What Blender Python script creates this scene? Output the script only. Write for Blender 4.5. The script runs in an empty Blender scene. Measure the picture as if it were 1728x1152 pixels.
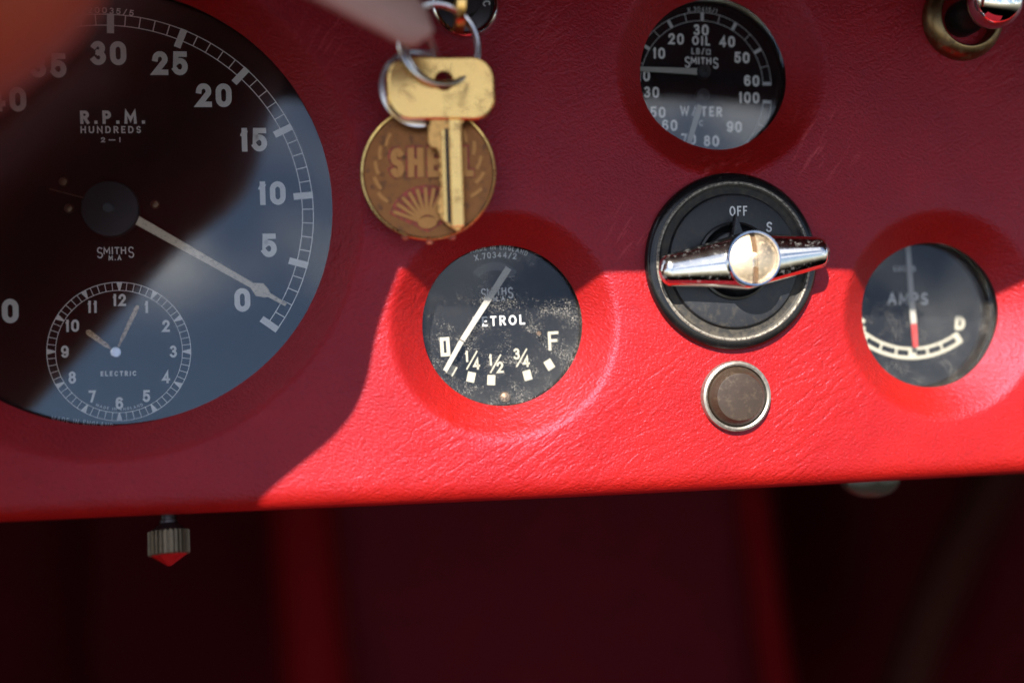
import bpy, bmesh, math, random
from mathutils import Vector, Matrix, noise
from mathutils.geometry import delaunay_2d_cdt
R = math.radians
random.seed(7)
scene = bpy.context.scene
col = scene.collection

# ------------------------------------------------------------------ frame of the dashboard
# dash-local axes: x right, y up along the panel, z out of the panel (metres).  The panel leans back by RECLINE.
RECLINE = R(25)
YAW = R(7)
DIST = 0.285
FPX = 35 / 36 * 1728
M = Matrix(((1, 0, 0, 0),
            (0, math.sin(RECLINE), -math.cos(RECLINE), 0),
            (0, math.cos(RECLINE), math.sin(RECLINE), 0),
            (0, 0, 0, 1))).to_4x4()
M = Matrix.Translation((0, 0, 0.75)) @ M
CAM = Vector((-math.sin(YAW) * DIST, 0, math.cos(YAW) * DIST))
FWD = -CAM / DIST
RGT = Vector((math.cos(YAW), 0, math.sin(YAW)))
UPV = Vector((0, 1, 0))


def P(px, py, z=0.0):
    """point of the plane z = const of the dashboard measured from the photograph"""
    d = FWD + RGT * ((px - 864) / FPX) + UPV * ((576 - py) / FPX)
    t = (z - CAM.z) / d.z
    return CAM + d * t


def sc(px, py, z=0.0):
    return (P(px, py, z) - CAM).dot(FWD) / FPX


# ------------------------------------------------------------------ camera
cam_d = bpy.data.cameras.new('camera')
cam_d.lens = 35
cam_d.sensor_width = 36
cam_d.clip_start = 0.005
cam_d.clip_end = 500
cam_d.dof.use_dof = True
cam_d.dof.focus_distance = DIST + 0.006
cam_d.dof.aperture_fstop = 2.5
cam = bpy.data.objects.new('camera', cam_d)
col.objects.link(cam)
cm = Matrix((RGT, UPV, -FWD)).transposed().to_4x4()
cam.matrix_world = M @ Matrix.Translation(CAM) @ cm
scene.camera = cam

# ------------------------------------------------------------------ sky and sun
SUN_L = Vector((-0.42, 0.70, 1.0)).normalized()          # towards the sun, dash-local
sun_w = (M.to_3x3() @ SUN_L).normalized()
elev = math.asin(sun_w.z)
azim = math.atan2(sun_w.x, sun_w.y)
world = bpy.data.worlds.new('World')
scene.world = world
world.use_nodes = True
wn = world.node_tree.nodes
wl = world.node_tree.links
bg = wn['Background']
sky = wn.new('ShaderNodeTexSky')
sky.sky_type = 'NISHITA'
sky.sun_disc = False
sky.sun_elevation = elev
sky.sun_rotation = azim
sky.air_density = 1.0
sky.dust_density = 0.4
sky.ozone_density = 2.5
# fair-weather cloud, the same all round the sky above the horizon
w_co = wn.new('ShaderNodeTexCoord')
w_no = wn.new('ShaderNodeTexNoise')
w_no.inputs['Scale'].default_value = 6.0
w_no.inputs['Detail'].default_value = 7
w_no.inputs['Roughness'].default_value = .58
wl.new(w_co.outputs['Generated'], w_no.inputs['Vector'])
w_ra = wn.new('ShaderNodeValToRGB')
w_ra.color_ramp.elements[0].position = .47
w_ra.color_ramp.elements[1].position = .64
w_ra.color_ramp.elements[1].color = (.85, .85, .85, 1)
wl.new(w_no.outputs[0], w_ra.inputs[0])
w_se = wn.new('ShaderNodeSeparateXYZ')
wl.new(w_co.outputs['Generated'], w_se.inputs[0])
w_up = wn.new('ShaderNodeMath')
w_up.operation = 'GREATER_THAN'
wl.new(w_se.outputs['Z'], w_up.inputs[0])
w_up.inputs[1].default_value = 0.0
w_fa = wn.new('ShaderNodeMath')
w_fa.operation = 'MULTIPLY'
wl.new(w_ra.outputs[0], w_fa.inputs[0])
wl.new(w_up.outputs[0], w_fa.inputs[1])
w_mx = wn.new('ShaderNodeMix')
w_mx.data_type = 'RGBA'
wl.new(w_fa.outputs[0], w_mx.inputs[0])
wl.new(sky.outputs[0], w_mx.inputs[6])
w_mx.inputs[7].default_value = (15.0, 15.2, 15.6, 1)
wl.new(w_mx.outputs[2], bg.inputs[0])
bg.inputs[1].default_value = 0.054
sun_d = bpy.data.lights.new('sun', 'SUN')
sun_d.energy = 5.0
sun_d.angle = R(0.55)
sun_d.color = (1.0, 0.95, 0.87)
sun = bpy.data.objects.new('sun', sun_d)
col.objects.link(sun)
sun.rotation_euler = sun_w.to_track_quat('Z', 'Y').to_euler()
vs = scene.view_settings
vs.view_transform = 'Standard'
vs.look = 'None'
vs.exposure = 1.55
vs.gamma = 1
vs.use_curve_mapping = False
scene.cycles.max_bounces = 7
scene.cycles.diffuse_bounces = 3
scene.cycles.transparent_max_bounces = 10
scene.cycles.caustics_reflective = False
scene.cycles.caustics_refractive = False


# ------------------------------------------------------------------ mesh builder
class MB:
    def __init__(self):
        self.v = []
        self.f = []

    def add(self, vs, fs):
        o = len(self.v)
        self.v += [tuple(p) for p in vs]
        self.f += [tuple(i + o for i in f) for f in fs]
        return self

    def lathe(self, prof, seg=64, c=(0, 0, 0), rot=None, a0=0, a1=2 * math.pi, sx=1, sy=1):
        """prof: (r, z) pairs; spun about local z, optional 3x3 rotation, moved to c"""
        full = abs(a1 - a0 - 2 * math.pi) < 1e-6
        n = seg if full else seg + 1
        vs = []
        for (r, z) in prof:
            for i in range(n):
                a = a0 + (a1 - a0) * i / seg
                vs.append(Vector((r * math.cos(a) * sx, r * math.sin(a) * sy, z)))
        fs = []
        for j in range(len(prof) - 1):
            for i in range(seg):
                k = (i + 1) % n
                fs.append((j * n + i, j * n + k, (j + 1) * n + k, (j + 1) * n + i))
        if rot is not None:
            vs = [rot @ p for p in vs]
        c = Vector(c)
        return self.add([p + c for p in vs], fs)

    def tube(self, pts, r, seg=12, closed=False, flat=1.0):
        pts = [Vector(p) for p in pts]
        n = len(pts)
        rr = r if isinstance(r, (list, tuple)) else [r] * n
        vs = []
        up = None
        for i, p in enumerate(pts):
            a = pts[(i - 1) % n] if (closed or i > 0) else p
            b = pts[(i + 1) % n] if (closed or i < n - 1) else p
            t = (b - a).normalized()
            if up is None:
                up = Vector((0, 0, 1)) if abs(t.z) < 0.9 else Vector((1, 0, 0))
            s = t.cross(up).normalized()
            u = s.cross(t).normalized()
            up = u
            for k in range(seg):
                an = 2 * math.pi * k / seg
                vs.append(p + (s * math.cos(an) + u * math.sin(an) * flat) * rr[i])
        fs = []
        for i in range(n if closed else n - 1):
            j = (i + 1) % n
            for k in range(seg):
                l = (k + 1) % seg
                fs.append((i * seg + k, i * seg + l, j * seg + l, j * seg + k))
        if not closed:
            fs.append(tuple(range(seg))[::-1])
            fs.append(tuple((n - 1) * seg + k for k in range(seg)))
        return self.add(vs, fs)

    def prism(self, pts, z0, z1, bev=0.0):
        """closed outline (counter-clockwise x, y) between z0 and z1, with an optional chamfer on top"""
        n = len(pts)
        rings = [[(x, y, z0) for x, y in pts]]
        if bev:
            rings.append([(x, y, z1 - bev) for x, y in pts])
            ins = []
            for i in range(n):
                a, b, c = Vector(pts[i - 1]), Vector(pts[i]), Vector(pts[(i + 1) % n])
                d1 = (b - a).normalized()
                d2 = (c - b).normalized()
                nn = Vector((-d1.y - d2.y, d1.x + d2.x))
                nn = nn.normalized() if nn.length > 1e-9 else Vector((-d1.y, d1.x))
                q = b + nn * bev
                ins.append((q.x, q.y, z1))
            rings.append(ins)
        else:
            rings.append([(x, y, z1) for x, y in pts])
        vs = [p for r in rings for p in r]
        fs = []
        for j in range(len(rings) - 1):
            for i in range(n):
                k = (i + 1) % n
                fs.append((j * n + i, j * n + k, (j + 1) * n + k, (j + 1) * n + i))
        fs.append(tuple((len(rings) - 1) * n + i for i in range(n)))
        fs.append(tuple(range(n))[::-1])
        return self.add(vs, fs)

    def ribbon(self, pts, t, z, closed=False, cap=True, depth=0.0):
        """flat stroke of width t along a polyline in the plane z; depth makes it a raised bar"""
        pts = [Vector((p[0], p[1])) for p in pts]
        q = [pts[0]]
        for p in pts[1:]:
            if (p - q[-1]).length > 1e-7:
                q.append(p)
        if closed and (q[0] - q[-1]).length < 1e-7:
            q.pop()
        pts = q
        n = len(pts)
        if n < 2:
            return self
        if not closed and cap:
            d0 = (pts[0] - pts[1]).normalized()
            d1 = (pts[-1] - pts[-2]).normalized()
            pts[0] = pts[0] + d0 * t / 2
            pts[-1] = pts[-1] + d1 * t / 2
        L, Rr = [], []
        for i in range(n):
            a = pts[i - 1] if (closed or i > 0) else None
            b = pts[(i + 1) % n] if (closed or i < n - 1) else None
            d1 = (pts[i] - a).normalized() if a is not None else (b - pts[i]).normalized()
            d2 = (b - pts[i]).normalized() if b is not None else d1
            m = d1 + d2
            m = m.normalized() if m.length > 1e-6 else d1
            nn = Vector((-m.y, m.x))
            k = 1 / max(0.4, nn.dot(Vector((-d1.y, d1.x))))
            L.append(pts[i] + nn * t / 2 * k)
            Rr.append(pts[i] - nn * t / 2 * k)
        vs = [(p.x, p.y, z + depth) for p in L] + [(p.x, p.y, z + depth) for p in Rr]
        fs = []
        rng = range(n if closed else n - 1)
        for i in rng:
            j = (i + 1) % n
            fs.append((n + i, n + j, j, i))
        if depth:
            vs += [(p.x, p.y, z) for p in L] + [(p.x, p.y, z) for p in Rr]
            for i in rng:
                j = (i + 1) % n
                fs.append((i, j, 2 * n + j, 2 * n + i))
                fs.append((n + j, n + i, 3 * n + i, 3 * n + j))
            if not closed:
                fs.append((0, 2 * n, 3 * n, n))
                fs.append((n - 1, 2 * n - 1, 4 * n - 1, 3 * n - 1))
        return self.add(vs, fs)

    def arcband(self, c, r0, r1, a0, a1, z, seg=96):
        vs, fs = [], []
        for i in range(seg + 1):
            a = a0 + (a1 - a0) * i / seg
            vs.append((c[0] + r0 * math.cos(a), c[1] + r0 * math.sin(a), z))
            vs.append((c[0] + r1 * math.cos(a), c[1] + r1 * math.sin(a), z))
        for i in range(seg):
            fs.append((2 * i, 2 * i + 1, 2 * i + 3, 2 * i + 2) if r1 > r0 else (2 * i, 2 * i + 2, 2 * i + 3, 2 * i + 1))
        return self.add(vs, fs)

    def quad(self, c, w, h, ang, z):
        ca, sa = math.cos(ang), math.sin(ang)
        p = [(c[0] + x * ca - y * sa, c[1] + x * sa + y * ca, z) for x, y in
             ((-w / 2, -h / 2), (w / 2, -h / 2), (w / 2, h / 2), (-w / 2, h / 2))]
        return self.add(p, [(0, 1, 2, 3)])

    def build(self, name, mat, parent=None, smooth=True, angle=35, m=None, label=None):
        me = bpy.data.meshes.new(name)
        me.from_pydata([tuple(p) for p in self.v], [], self.f)
        bm = bmesh.new()
        bm.from_mesh(me)
        bmesh.ops.recalc_face_normals(bm, faces=bm.faces) if getattr(self, 'recalc', True) else None
        bm.to_mesh(me)
        bm.free()
        me.materials.append(mat)
        if smooth:
            me.polygons.foreach_set('use_smooth', [True] * len(me.polygons))
            me.set_sharp_from_angle(angle=R(angle))
        o = bpy.data.objects.new(name, me)
        col.objects.link(o)
        if parent is not None:
            o.parent = parent
        else:
            o.matrix_world = m if m is not None else M
        if label:
            o['label'] = label
        return o


def flat(mb):
    mb.recalc = False
    return mb


def thing(name, label, cat, origin, group=None, rot=None):
    o = bpy.data.objects.new(name, None)
    o.empty_display_size = 0.01
    col.objects.link(o)
    m = M @ Matrix.Translation(origin)
    if rot is not None:
        m = m @ rot
    o.matrix_world = m
    o['label'] = label
    o['category'] = cat
    if group:
        o['group'] = group
    return o


def tag(o, label, cat, group=None):
    o['label'] = label
    o['category'] = cat
    if group:
        o['group'] = group
    return o


# ------------------------------------------------------------------ stroke lettering
def arc(cx, cy, rx, ry, a0, a1, n=14):
    return [(cx + rx * math.cos(R(a0 + (a1 - a0) * i / n)), cy + ry * math.sin(R(a0 + (a1 - a0) * i / n))) for i in range(n + 1)]


G = {   # glyph: (width, [(points, closed), ...]) on a unit box of stroke centre lines
    '0': (.62, [(arc(.5, .68, .5, .32, 0, 180) + arc(.5, .32, .5, .32, 180, 360), True)]),
    '1': (.30, [([(.72, 1), (.72, 0)], False), ([(.72, .90), (.30, .80)], False)]),
    '2': (.60, [([(.0, .74)] + arc(.48, .72, .48, .28, 165, -25) + [(.02, 0), (1, 0)], False)]),
    '3': (.58, [(arc(.48, .765, .44, .235, 150, -80) , False), (arc(.48, .265, .52, .265, 85, -150), False)]),
    '4': (.64, [([(.74, 0), (.74, 1), (0, .27), (1, .27)], False)]),
    '5': (.60, [([(.93, 1), (.14, 1), (.08, .53)] + arc(.48, .32, .52, .32, 128, -150), False)]),
    '6': (.60, [(arc(.5, .70, .5, .30, 35, 180) + [(0, .31)], False), (arc(.5, .31, .5, .31, 0, 360, 22), True)]),
    '7': (.56, [([(0, 1), (1, 1), (.35, 0)], False)]),
    '8': (.60, [(arc(.5, .77, .42, .23, 0, 360, 20), True), (arc(.5, .28, .5, .28, 0, 360, 22), True)]),
    '9': (.60, [(arc(.5, .30, .5, .30, 215, 360) + [(1, .69)], False), (arc(.5, .69, .5, .31, 0, 360, 22), True)]),
    'A': (.74, [([(0, 0), (.5, 1), (1, 0)], False), ([(.2, .32), (.8, .32)], False)]),
    'B': (.58, [([(0, 0), (0, 1), (.55, 1)] + arc(.55, .76, .38, .24, 90, -90) + [(0.1, .52)], False),
                ([(.5, .52)] + arc(.55, .26, .45, .26, 90, -90) + [(0, 0)], False)]),
    'C': (.68, [(arc(.55, .5, .55, .5, 45, 315, 22), False)]),
    'D': (.66, [([(0, 0), (0, 1), (.45, 1)] + arc(.45, .5, .55, .5, 90, -90, 18), True)]),
    'E': (.52, [([(1, 1), (0, 1), (0, 0), (1, 0)], False), ([(.1, .52), (.85, .52)], False)]),
    'F': (.52, [([(1, 1), (0, 1), (0, 0)], False), ([(.1, .52), (.8, .52)], False)]),
    'G': (.70, [(arc(.52, .5, .52, .5, 45, 330, 22) + [(1, .45), (.6, .45)], False)]),
    'H': (.66, [([(0, 0), (0, 1)], False), ([(1, 0), (1, 1)], False), ([(.1, .52), (.9, .52)], False)]),
    'I': (.02, [([(.5, 0), (.5, 1)], False)]),
    'L': (.52, [([(0, 1), (0, 0), (1, 0)], False)]),
    'M': (.82, [([(0, 0), (.05, 1), (.5, .25), (.95, 1), (1, 0)], False)]),
    'N': (.68, [([(0, 0), (0, 1), (1, 0), (1, 1)], False)]),
    'O': (.76, [(arc(.5, .5, .5, .5, 0, 360, 28), True)]),
    'P': (.58, [([(0, 0), (0, 1), (.55, 1)] + arc(.55, .74, .45, .26, 90, -90) + [(0.1, .48)], False)]),
    'R': (.60, [([(0, 0), (0, 1), (.55, 1)] + arc(.55, .75, .42, .25, 90, -90) + [(0.1, .50)], False), ([(.5, .46), (1, 0)], False)]),
    'S': (.56, [(arc(.5, .75, .48, .25, 35, 255, 12) + arc(.5, .25, .5, .25, 80, -150, 14), False)]),
    'T': (.60, [([(0, 1), (1, 1)], False), ([(.5, .95), (.5, 0)], False)]),
    'U': (.66, [([(0, 1)] + arc(.5, .32, .5, .32, 180, 360) + [(1, 1)], False)]),
    'W': (1.0, [([(0, 1), (.25, 0), (.5, .95), (.75, 0), (1, 1)], False)]),
    'X': (.66, [([(0, 0), (1, 1)], False), ([(0, 1), (1, 0)], False)]),
    '/': (.5, [([(0, -.05), (1, 1.05)], False)]),
    '-': (.5, [([(0, .5), (1, .5)], False)]),
    '_': (.9, [([(0, .45), (1, .45)], False)]),
    '.': (.02, [([(.5, 0), (.5, .02)], False)]),
    '#': (.75, [([(0, 0), (1, 0), (1, .85), (0, .85)], True)]),
    ' ': (.35, []),
    'Z': (.5, [([(0, 0), (1, 0), (1, 1), (0, 1)], True)]),   # square nought
}
LAYER = 6e-6


def text(mb, s, c, H, t, z, ang=0.0, w=None, gap=0.28, wide=1.0, depth=0.0, on_arc=None):
    """strokes of the string s centred on c (x, y), cap height H, stroke t; w forces the total width"""
    k = H - t
    ws = [max(G[ch][0] * H * wide - t, 0.0) if ch not in 'I.' else 0.0 for ch in s]
    g = gap * H
    tot = sum(ws) + (t + g) * (len(s) - 1) + t
    if w:
        f = w / tot
        ws = [x * f for x in ws]
        adv = (w - t - sum(ws)) / max(1, len(s) - 1)
    else:
        adv = t + g
    tot = sum(ws) + adv * (len(s) - 1)
    x = -tot / 2
    ca, sa = math.cos(ang), math.sin(ang)
    lay = 0
    for ch, gw in zip(s, ws):
        for pts, closed in G[ch][1]:
            pp = []
            for (u, v) in pts:
                a, b = x + u * gw, -k / 2 + v * k
                if on_arc:      # bend the baseline round a circle: (radius, side)
                    rr, side = on_arc
                    th = a / rr * side
                    if side > 0:
                        a, b = (rr + b) * math.sin(th), (rr + b) * math.cos(th) - rr
                    else:
                        a, b = -(rr - b) * math.sin(th), -(rr - b) * math.cos(th) + rr
                pp.append((c[0] + a * ca - b * sa, c[1] + a * sa + b * ca))
            mb.ribbon(pp, t, z + lay * LAYER, closed=closed, depth=depth)
            lay = (lay + 1) % 6
        x += gw + adv
    return mb


def put(name, material, parent, *a, **k):
    mb = flat(MB())
    text(mb, *a, **k)
    return mb.build(name, material, parent, smooth=False)


def smiths(mb, c, H, t, W, z, ang=0.0):
    """the wordmark with tall outer letters, and the two small initials under it"""
    ca, sa = math.cos(ang), math.sin(ang)

    def at(a, b):
        return (c[0] + a * ca - b * sa, c[1] + a * sa + b * ca)
    sw = W * .155
    text(mb, 'S', at(-W / 2 + sw / 2, 0), H, t, z, ang, w=sw)
    text(mb, 'S', at(W / 2 - sw / 2, 0), H, t, z, ang, w=sw)
    h = H * .62
    for ch, a, ww in (('M', -.235, .19), ('I', -.085, 0), ('T', .04, .13), ('H', .215, .15)):
        text(mb, ch, at(a * W, (H - h) / 2 * .9), h, t, z + 2 * LAYER, ang, w=max(ww * W, t * 1.01))
    return mb


# ------------------------------------------------------------------ materials
def mat(name):
    m = bpy.data.materials.new(name)
    m.use_nodes = True
    nt = m.node_tree
    b = nt.nodes['Principled BSDF']
    return m, nt.nodes, nt.links, b


def rgb(*c):
    return (c[0], c[1], c[2], 1)


def tex(N, L, kind, scale, detail=4, rough=.55, vec=None, **kw):
    n = N.new(kind)
    n.inputs['Scale'].default_value = scale
    if 'Detail' in n.inputs:
        n.inputs['Detail'].default_value = detail
    if 'Roughness' in n.inputs:
        n.inputs['Roughness'].default_value = rough
    if vec is not None:
        L.new(vec, n.inputs['Vector'])
    return n


def ramp(N, L, src, a, b, ca=(0, 0, 0), cb=(1, 1, 1)):
    r = N.new('ShaderNodeValToRGB')
    r.color_ramp.elements[0].position = a
    r.color_ramp.elements[1].position = b
    r.color_ramp.elements[0].color = rgb(*ca)
    r.color_ramp.elements[1].color = rgb(*cb)
    L.new(src, r.inputs[0])
    return r.outputs[0]


def mixc(N, L, fac, a, b):
    n = N.new('ShaderNodeMix')
    n.data_type = 'RGBA'
    for sock, val in ((n.inputs[0], fac), (n.inputs[6], a), (n.inputs[7], b)):
        if isinstance(val, (int, float)):
            sock.default_value = val
        elif isinstance(val, tuple):
            sock.default_value = rgb(*val)
        else:
            L.new(val, sock)
    return n.outputs[2]


def math_n(N, L, op, a, b=None):
    n = N.new('ShaderNodeMath')
    n.operation = op
    for i, val in enumerate((a, b)):
        if val is None:
            continue
        if isinstance(val, (int, float)):
            n.inputs[i].default_value = val
        else:
            L.new(val, n.inputs[i])
    return n.outputs[0]


def objco(N):
    return N.new('ShaderNodeTexCoord').outputs['Object']


def stretch(N, L, vec, s, rot=(0, 0, 0)):
    r_ = N.new('ShaderNodeMapping')
    r_.inputs['Rotation'].default_value = rot
    L.new(vec, r_.inputs['Vector'])
    n = N.new('ShaderNodeMapping')
    n.inputs['Scale'].default_value = s
    L.new(r_.outputs[0], n.inputs['Vector'])
    return n.outputs[0]


def leather(name, base, dark, scuffs=(), grain=1.0, rough=(.24, .40)):
    m, N, L, b = mat(name)
    co = objco(N)
    warp = tex(N, L, 'ShaderNodeTexNoise', 260, 3, .6, co)
    wv = N.new('ShaderNodeVectorMath')
    wv.operation = 'MULTIPLY_ADD'
    L.new(warp.outputs['Color'], wv.inputs[0])
    wv.inputs[1].default_value = (.0012, .0012, .0012)
    L.new(co, wv.inputs[2])
    vor = N.new('ShaderNodeTexVoronoi')
    vor.feature = 'F1'
    vor.inputs['Scale'].default_value = 1250
    L.new(wv.outputs[0], vor.inputs['Vector'])
    fine = tex(N, L, 'ShaderNodeTexNoise', 2600, 3, .6, co)
    wr = tex(N, L, 'ShaderNodeTexNoise', 720, 5, .68, stretch(N, L, co, (1.0, 2.0, 1), (0, 0, R(24))))
    big = tex(N, L, 'ShaderNodeTexNoise', 34, 4, .6, co)
    # long stretch creases that come and go over the panel
    cn = tex(N, L, 'ShaderNodeTexNoise', 260, 3, .55, stretch(N, L, co, (.28, 1.0, 1), (0, 0, R(-33))))
    ridge = math_n(N, L, 'ABSOLUTE', math_n(N, L, 'SUBTRACT', cn.outputs[0], .5))
    where = ramp(N, L, tex(N, L, 'ShaderNodeTexNoise', 16, 2, .5, co).outputs[0], .42, .66)
    crease = math_n(N, L, 'MULTIPLY', math_n(N, L, 'MULTIPLY', ramp(N, L, ridge, 0, .10), where), .48)
    c0 = mixc(N, L, ramp(N, L, big.outputs[0], .3, .7), dark, base)
    c1 = mixc(N, L, ramp(N, L, vor.outputs['Distance'], .45, .95), c0, tuple(x * .72 for x in base))
    # rubbed, paler streaks where hands and keys have worn the surface
    if scuffs:
        st = tex(N, L, 'ShaderNodeTexNoise', 420, 6, .7, stretch(N, L, co, (.13, 1.0, 1), (0, 0, R(-56))))
        lines = ramp(N, L, st.outputs[0], .54, .66)
        acc = None
        for (p, r_) in scuffs:
            d = N.new('ShaderNodeVectorMath')
            d.operation = 'DISTANCE'
            L.new(co, d.inputs[0])
            d.inputs[1].default_value = p
            k = ramp(N, L, math_n(N, L, 'DIVIDE', d.outputs['Value'], r_), .25, 1, (1, 1, 1), (0, 0, 0))
            acc = k if acc is None else math_n(N, L, 'MAXIMUM', acc, k)
        fac = math_n(N, L, 'MULTIPLY', math_n(N, L, 'MULTIPLY', lines, acc), .65)
        c1 = mixc(N, L, fac, c1, (.55, .07, .07))
    sp = tex(N, L, 'ShaderNodeTexNoise', 900, 2, .5, co)
    c1 = mixc(N, L, math_n(N, L, 'MULTIPLY', ramp(N, L, sp.outputs[0], .76, .80), .5), c1, (.40, .14, .12))
    L.new(c1, b.inputs['Base Color'])
    rr = tex(N, L, 'ShaderNodeTexNoise', 120, 4, .6, co)
    mr = N.new('ShaderNodeMapRange')
    L.new(rr.outputs[0], mr.inputs[0])
    mr.inputs[3].default_value = rough[0]
    mr.inputs[4].default_value = rough[1]
    L.new(mr.outputs[0], b.inputs['Roughness'])
    h = math_n(N, L, 'ADD', math_n(N, L, 'MULTIPLY', vor.outputs['Distance'], -.35),
               math_n(N, L, 'ADD', math_n(N, L, 'MULTIPLY', fine.outputs[0], .25), math_n(N, L, 'ADD', math_n(N, L, 'MULTIPLY', wr.outputs[0], 1.15), crease)))
    bp = N.new('ShaderNodeBump')
    bp.inputs['Strength'].default_value = .85
    bp.inputs['Distance'].default_value = .00028 * grain
    L.new(h, bp.inputs['Height'])
    L.new(bp.outputs[0], b.inputs['Normal'])
    b.inputs['Specular IOR Level'].default_value = .46
    b.inputs['Specular Tint'].default_value = rgb(.84, .52, .80)  # purple put into the sheen in place of blue skylight
    return m


def plain(name, c, rough=.5, metal=0.0, var=.15, scale=300, bump=0.0, bscale=800, dirt=None, dirt_fac=.5, dirt_rng=(.52, .66), spec=.5, coat=0):
    m, N, L, b = mat(name)
    co = objco(N)
    n = tex(N, L, 'ShaderNodeTexNoise', scale, 5, .6, co)
    cc = mixc(N, L, n.outputs[0], tuple(x * (1 - var) for x in c), tuple(min(1, x * (1 + var)) for x in c))
    rr = math_n(N, L, 'ADD', math_n(N, L, 'MULTIPLY', n.outputs[0], rough * .5), rough * .75)
    if dirt:
        d = tex(N, L, 'ShaderNodeTexNoise', scale * 1.7, 6, .7, co)
        fac = math_n(N, L, 'MULTIPLY', ramp(N, L, d.outputs[0], *dirt_rng), dirt_fac)
        cc = mixc(N, L, fac, cc, dirt)
        rr = math_n(N, L, 'ADD', rr, math_n(N, L, 'MULTIPLY', fac, .35))
        if metal:
            L.new(math_n(N, L, 'MULTIPLY', math_n(N, L, 'SUBTRACT', 1.0, fac), metal), b.inputs['Metallic'])
    L.new(cc, b.inputs['Base Color'])
    L.new(rr, b.inputs['Roughness'])
    if not (dirt and metal):
        b.inputs['Metallic'].default_value = metal
    b.inputs['Specular IOR Level'].default_value = spec
    b.inputs['Coat Weight'].default_value = coat
    if bump:
        bn = tex(N, L, 'ShaderNodeTexNoise', bscale, 5, .65, co)
        bp = N.new('ShaderNodeBump')
        bp.inputs['Strength'].default_value = .7
        bp.inputs['Distance'].default_value = bump
        L.new(bn.outputs[0], bp.inputs['Height'])
        L.new(bp.outputs[0], b.inputs['Normal'])
    return m


def glass_mat(name, dust=.05, speck=.35, ior=1.6, seed=0.0, rim=0.03, dcol=(.50, .46, .40)):
    m, N, L, b = mat(name)
    out = N['Material Output']
    N.remove(b)
    co = objco(N)
    off = N.new('ShaderNodeVectorMath')
    off.operation = 'ADD'
    off.inputs[1].default_value = (seed, seed * 2, 0)
    L.new(co, off.inputs[0])
    v = off.outputs[0]
    tr = N.new('ShaderNodeBsdfTransparent')
    gl = N.new('ShaderNodeBsdfGlossy')
    smear = tex(N, L, 'ShaderNodeTexNoise', 120, 6, .7, stretch(N, L, v, (1, 3, 1), (0, 0, R(20))))
    mr = N.new('ShaderNodeMapRange')
    L.new(smear.outputs[0], mr.inputs[0])
    mr.inputs[1].default_value = .35
    mr.inputs[2].default_value = .75
    mr.inputs[3].default_value = .015
    mr.inputs[4].default_value = .09
    L.new(mr.outputs[0], gl.inputs['Roughness'])
    fr = N.new('ShaderNodeFresnel')
    fr.inputs['IOR'].default_value = ior
    s1 = N.new('ShaderNodeMixShader')
    L.new(fr.outputs[0], s1.inputs[0])
    L.new(tr.outputs[0], s1.inputs[1])
    L.new(gl.outputs[0], s1.inputs[2])
    # dust: a thin even film, grains, and more of it towards the rim
    grain = tex(N, L, 'ShaderNodeTexNoise', 2600, 2, .5, v)
    clump = tex(N, L, 'ShaderNodeTexNoise', 160, 5, .65, v)
    N.remove(grain)
    g = None
    for vs_, rad in ((2300, .50), (4200, .55)):
        vo = N.new('ShaderNodeTexVoronoi')
        vo.inputs['Scale'].default_value = vs_
        L.new(v, vo.inputs['Vector'])
        sep = N.new('ShaderNodeSeparateColor')
        L.new(vo.outputs['Color'], sep.inputs[0])
        lim = math_n(N, L, 'MULTIPLY', math_n(N, L, 'POWER', sep.outputs[0], 2.0), math_n(N, L, 'MULTIPLY', ramp(N, L, clump.outputs[0], .42, .64, (.15, .15, .15), (1, 1, 1)), rad))
        k_ = math_n(N, L, 'MULTIPLY', math_n(N, L, 'LESS_THAN', vo.outputs['Distance'], lim), speck)
        g = k_ if g is None else math_n(N, L, 'MAXIMUM', g, k_)
    film = math_n(N, L, 'MULTIPLY', ramp(N, L, clump.outputs[0], .2, .8, (.5, .5, .5), (1, 1, 1)), dust)
    ln = N.new('ShaderNodeVectorMath')
    ln.operation = 'LENGTH'
    sxy = N.new('ShaderNodeVectorMath')
    sxy.operation = 'MULTIPLY'
    sxy.inputs[1].default_value = (1, 1, 0)
    L.new(co, sxy.inputs[0])
    L.new(sxy.outputs[0], ln.inputs[0])
    edge = math_n(N, L, 'MULTIPLY', ramp(N, L, math_n(N, L, 'DIVIDE', ln.outputs['Value'], rim), .8, 1.02),
                  ramp(N, L, clump.outputs[0], .3, .7, (.05, .05, .05), (.22, .22, .22)))
    fac = math_n(N, L, 'MINIMUM', math_n(N, L, 'ADD', math_n(N, L, 'ADD', g, film), math_n(N, L, 'MULTIPLY', edge, dust * 40)), .85)
    df = N.new('ShaderNodeBsdfDiffuse')
    df.inputs[0].default_value = rgb(*dcol)
    s2 = N.new('ShaderNodeMixShader')
    L.new(fac, s2.inputs[0])
    L.new(s1.outputs[0], s2.inputs[1])
    L.new(df.outputs[0], s2.inputs[2])
    L.new(s2.outputs[0], out.inputs['Surface'])
    return m


def scuff(px, py, r_):
    p = P(px, py)
    return ((p.x, p.y, 0), r_)


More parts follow.
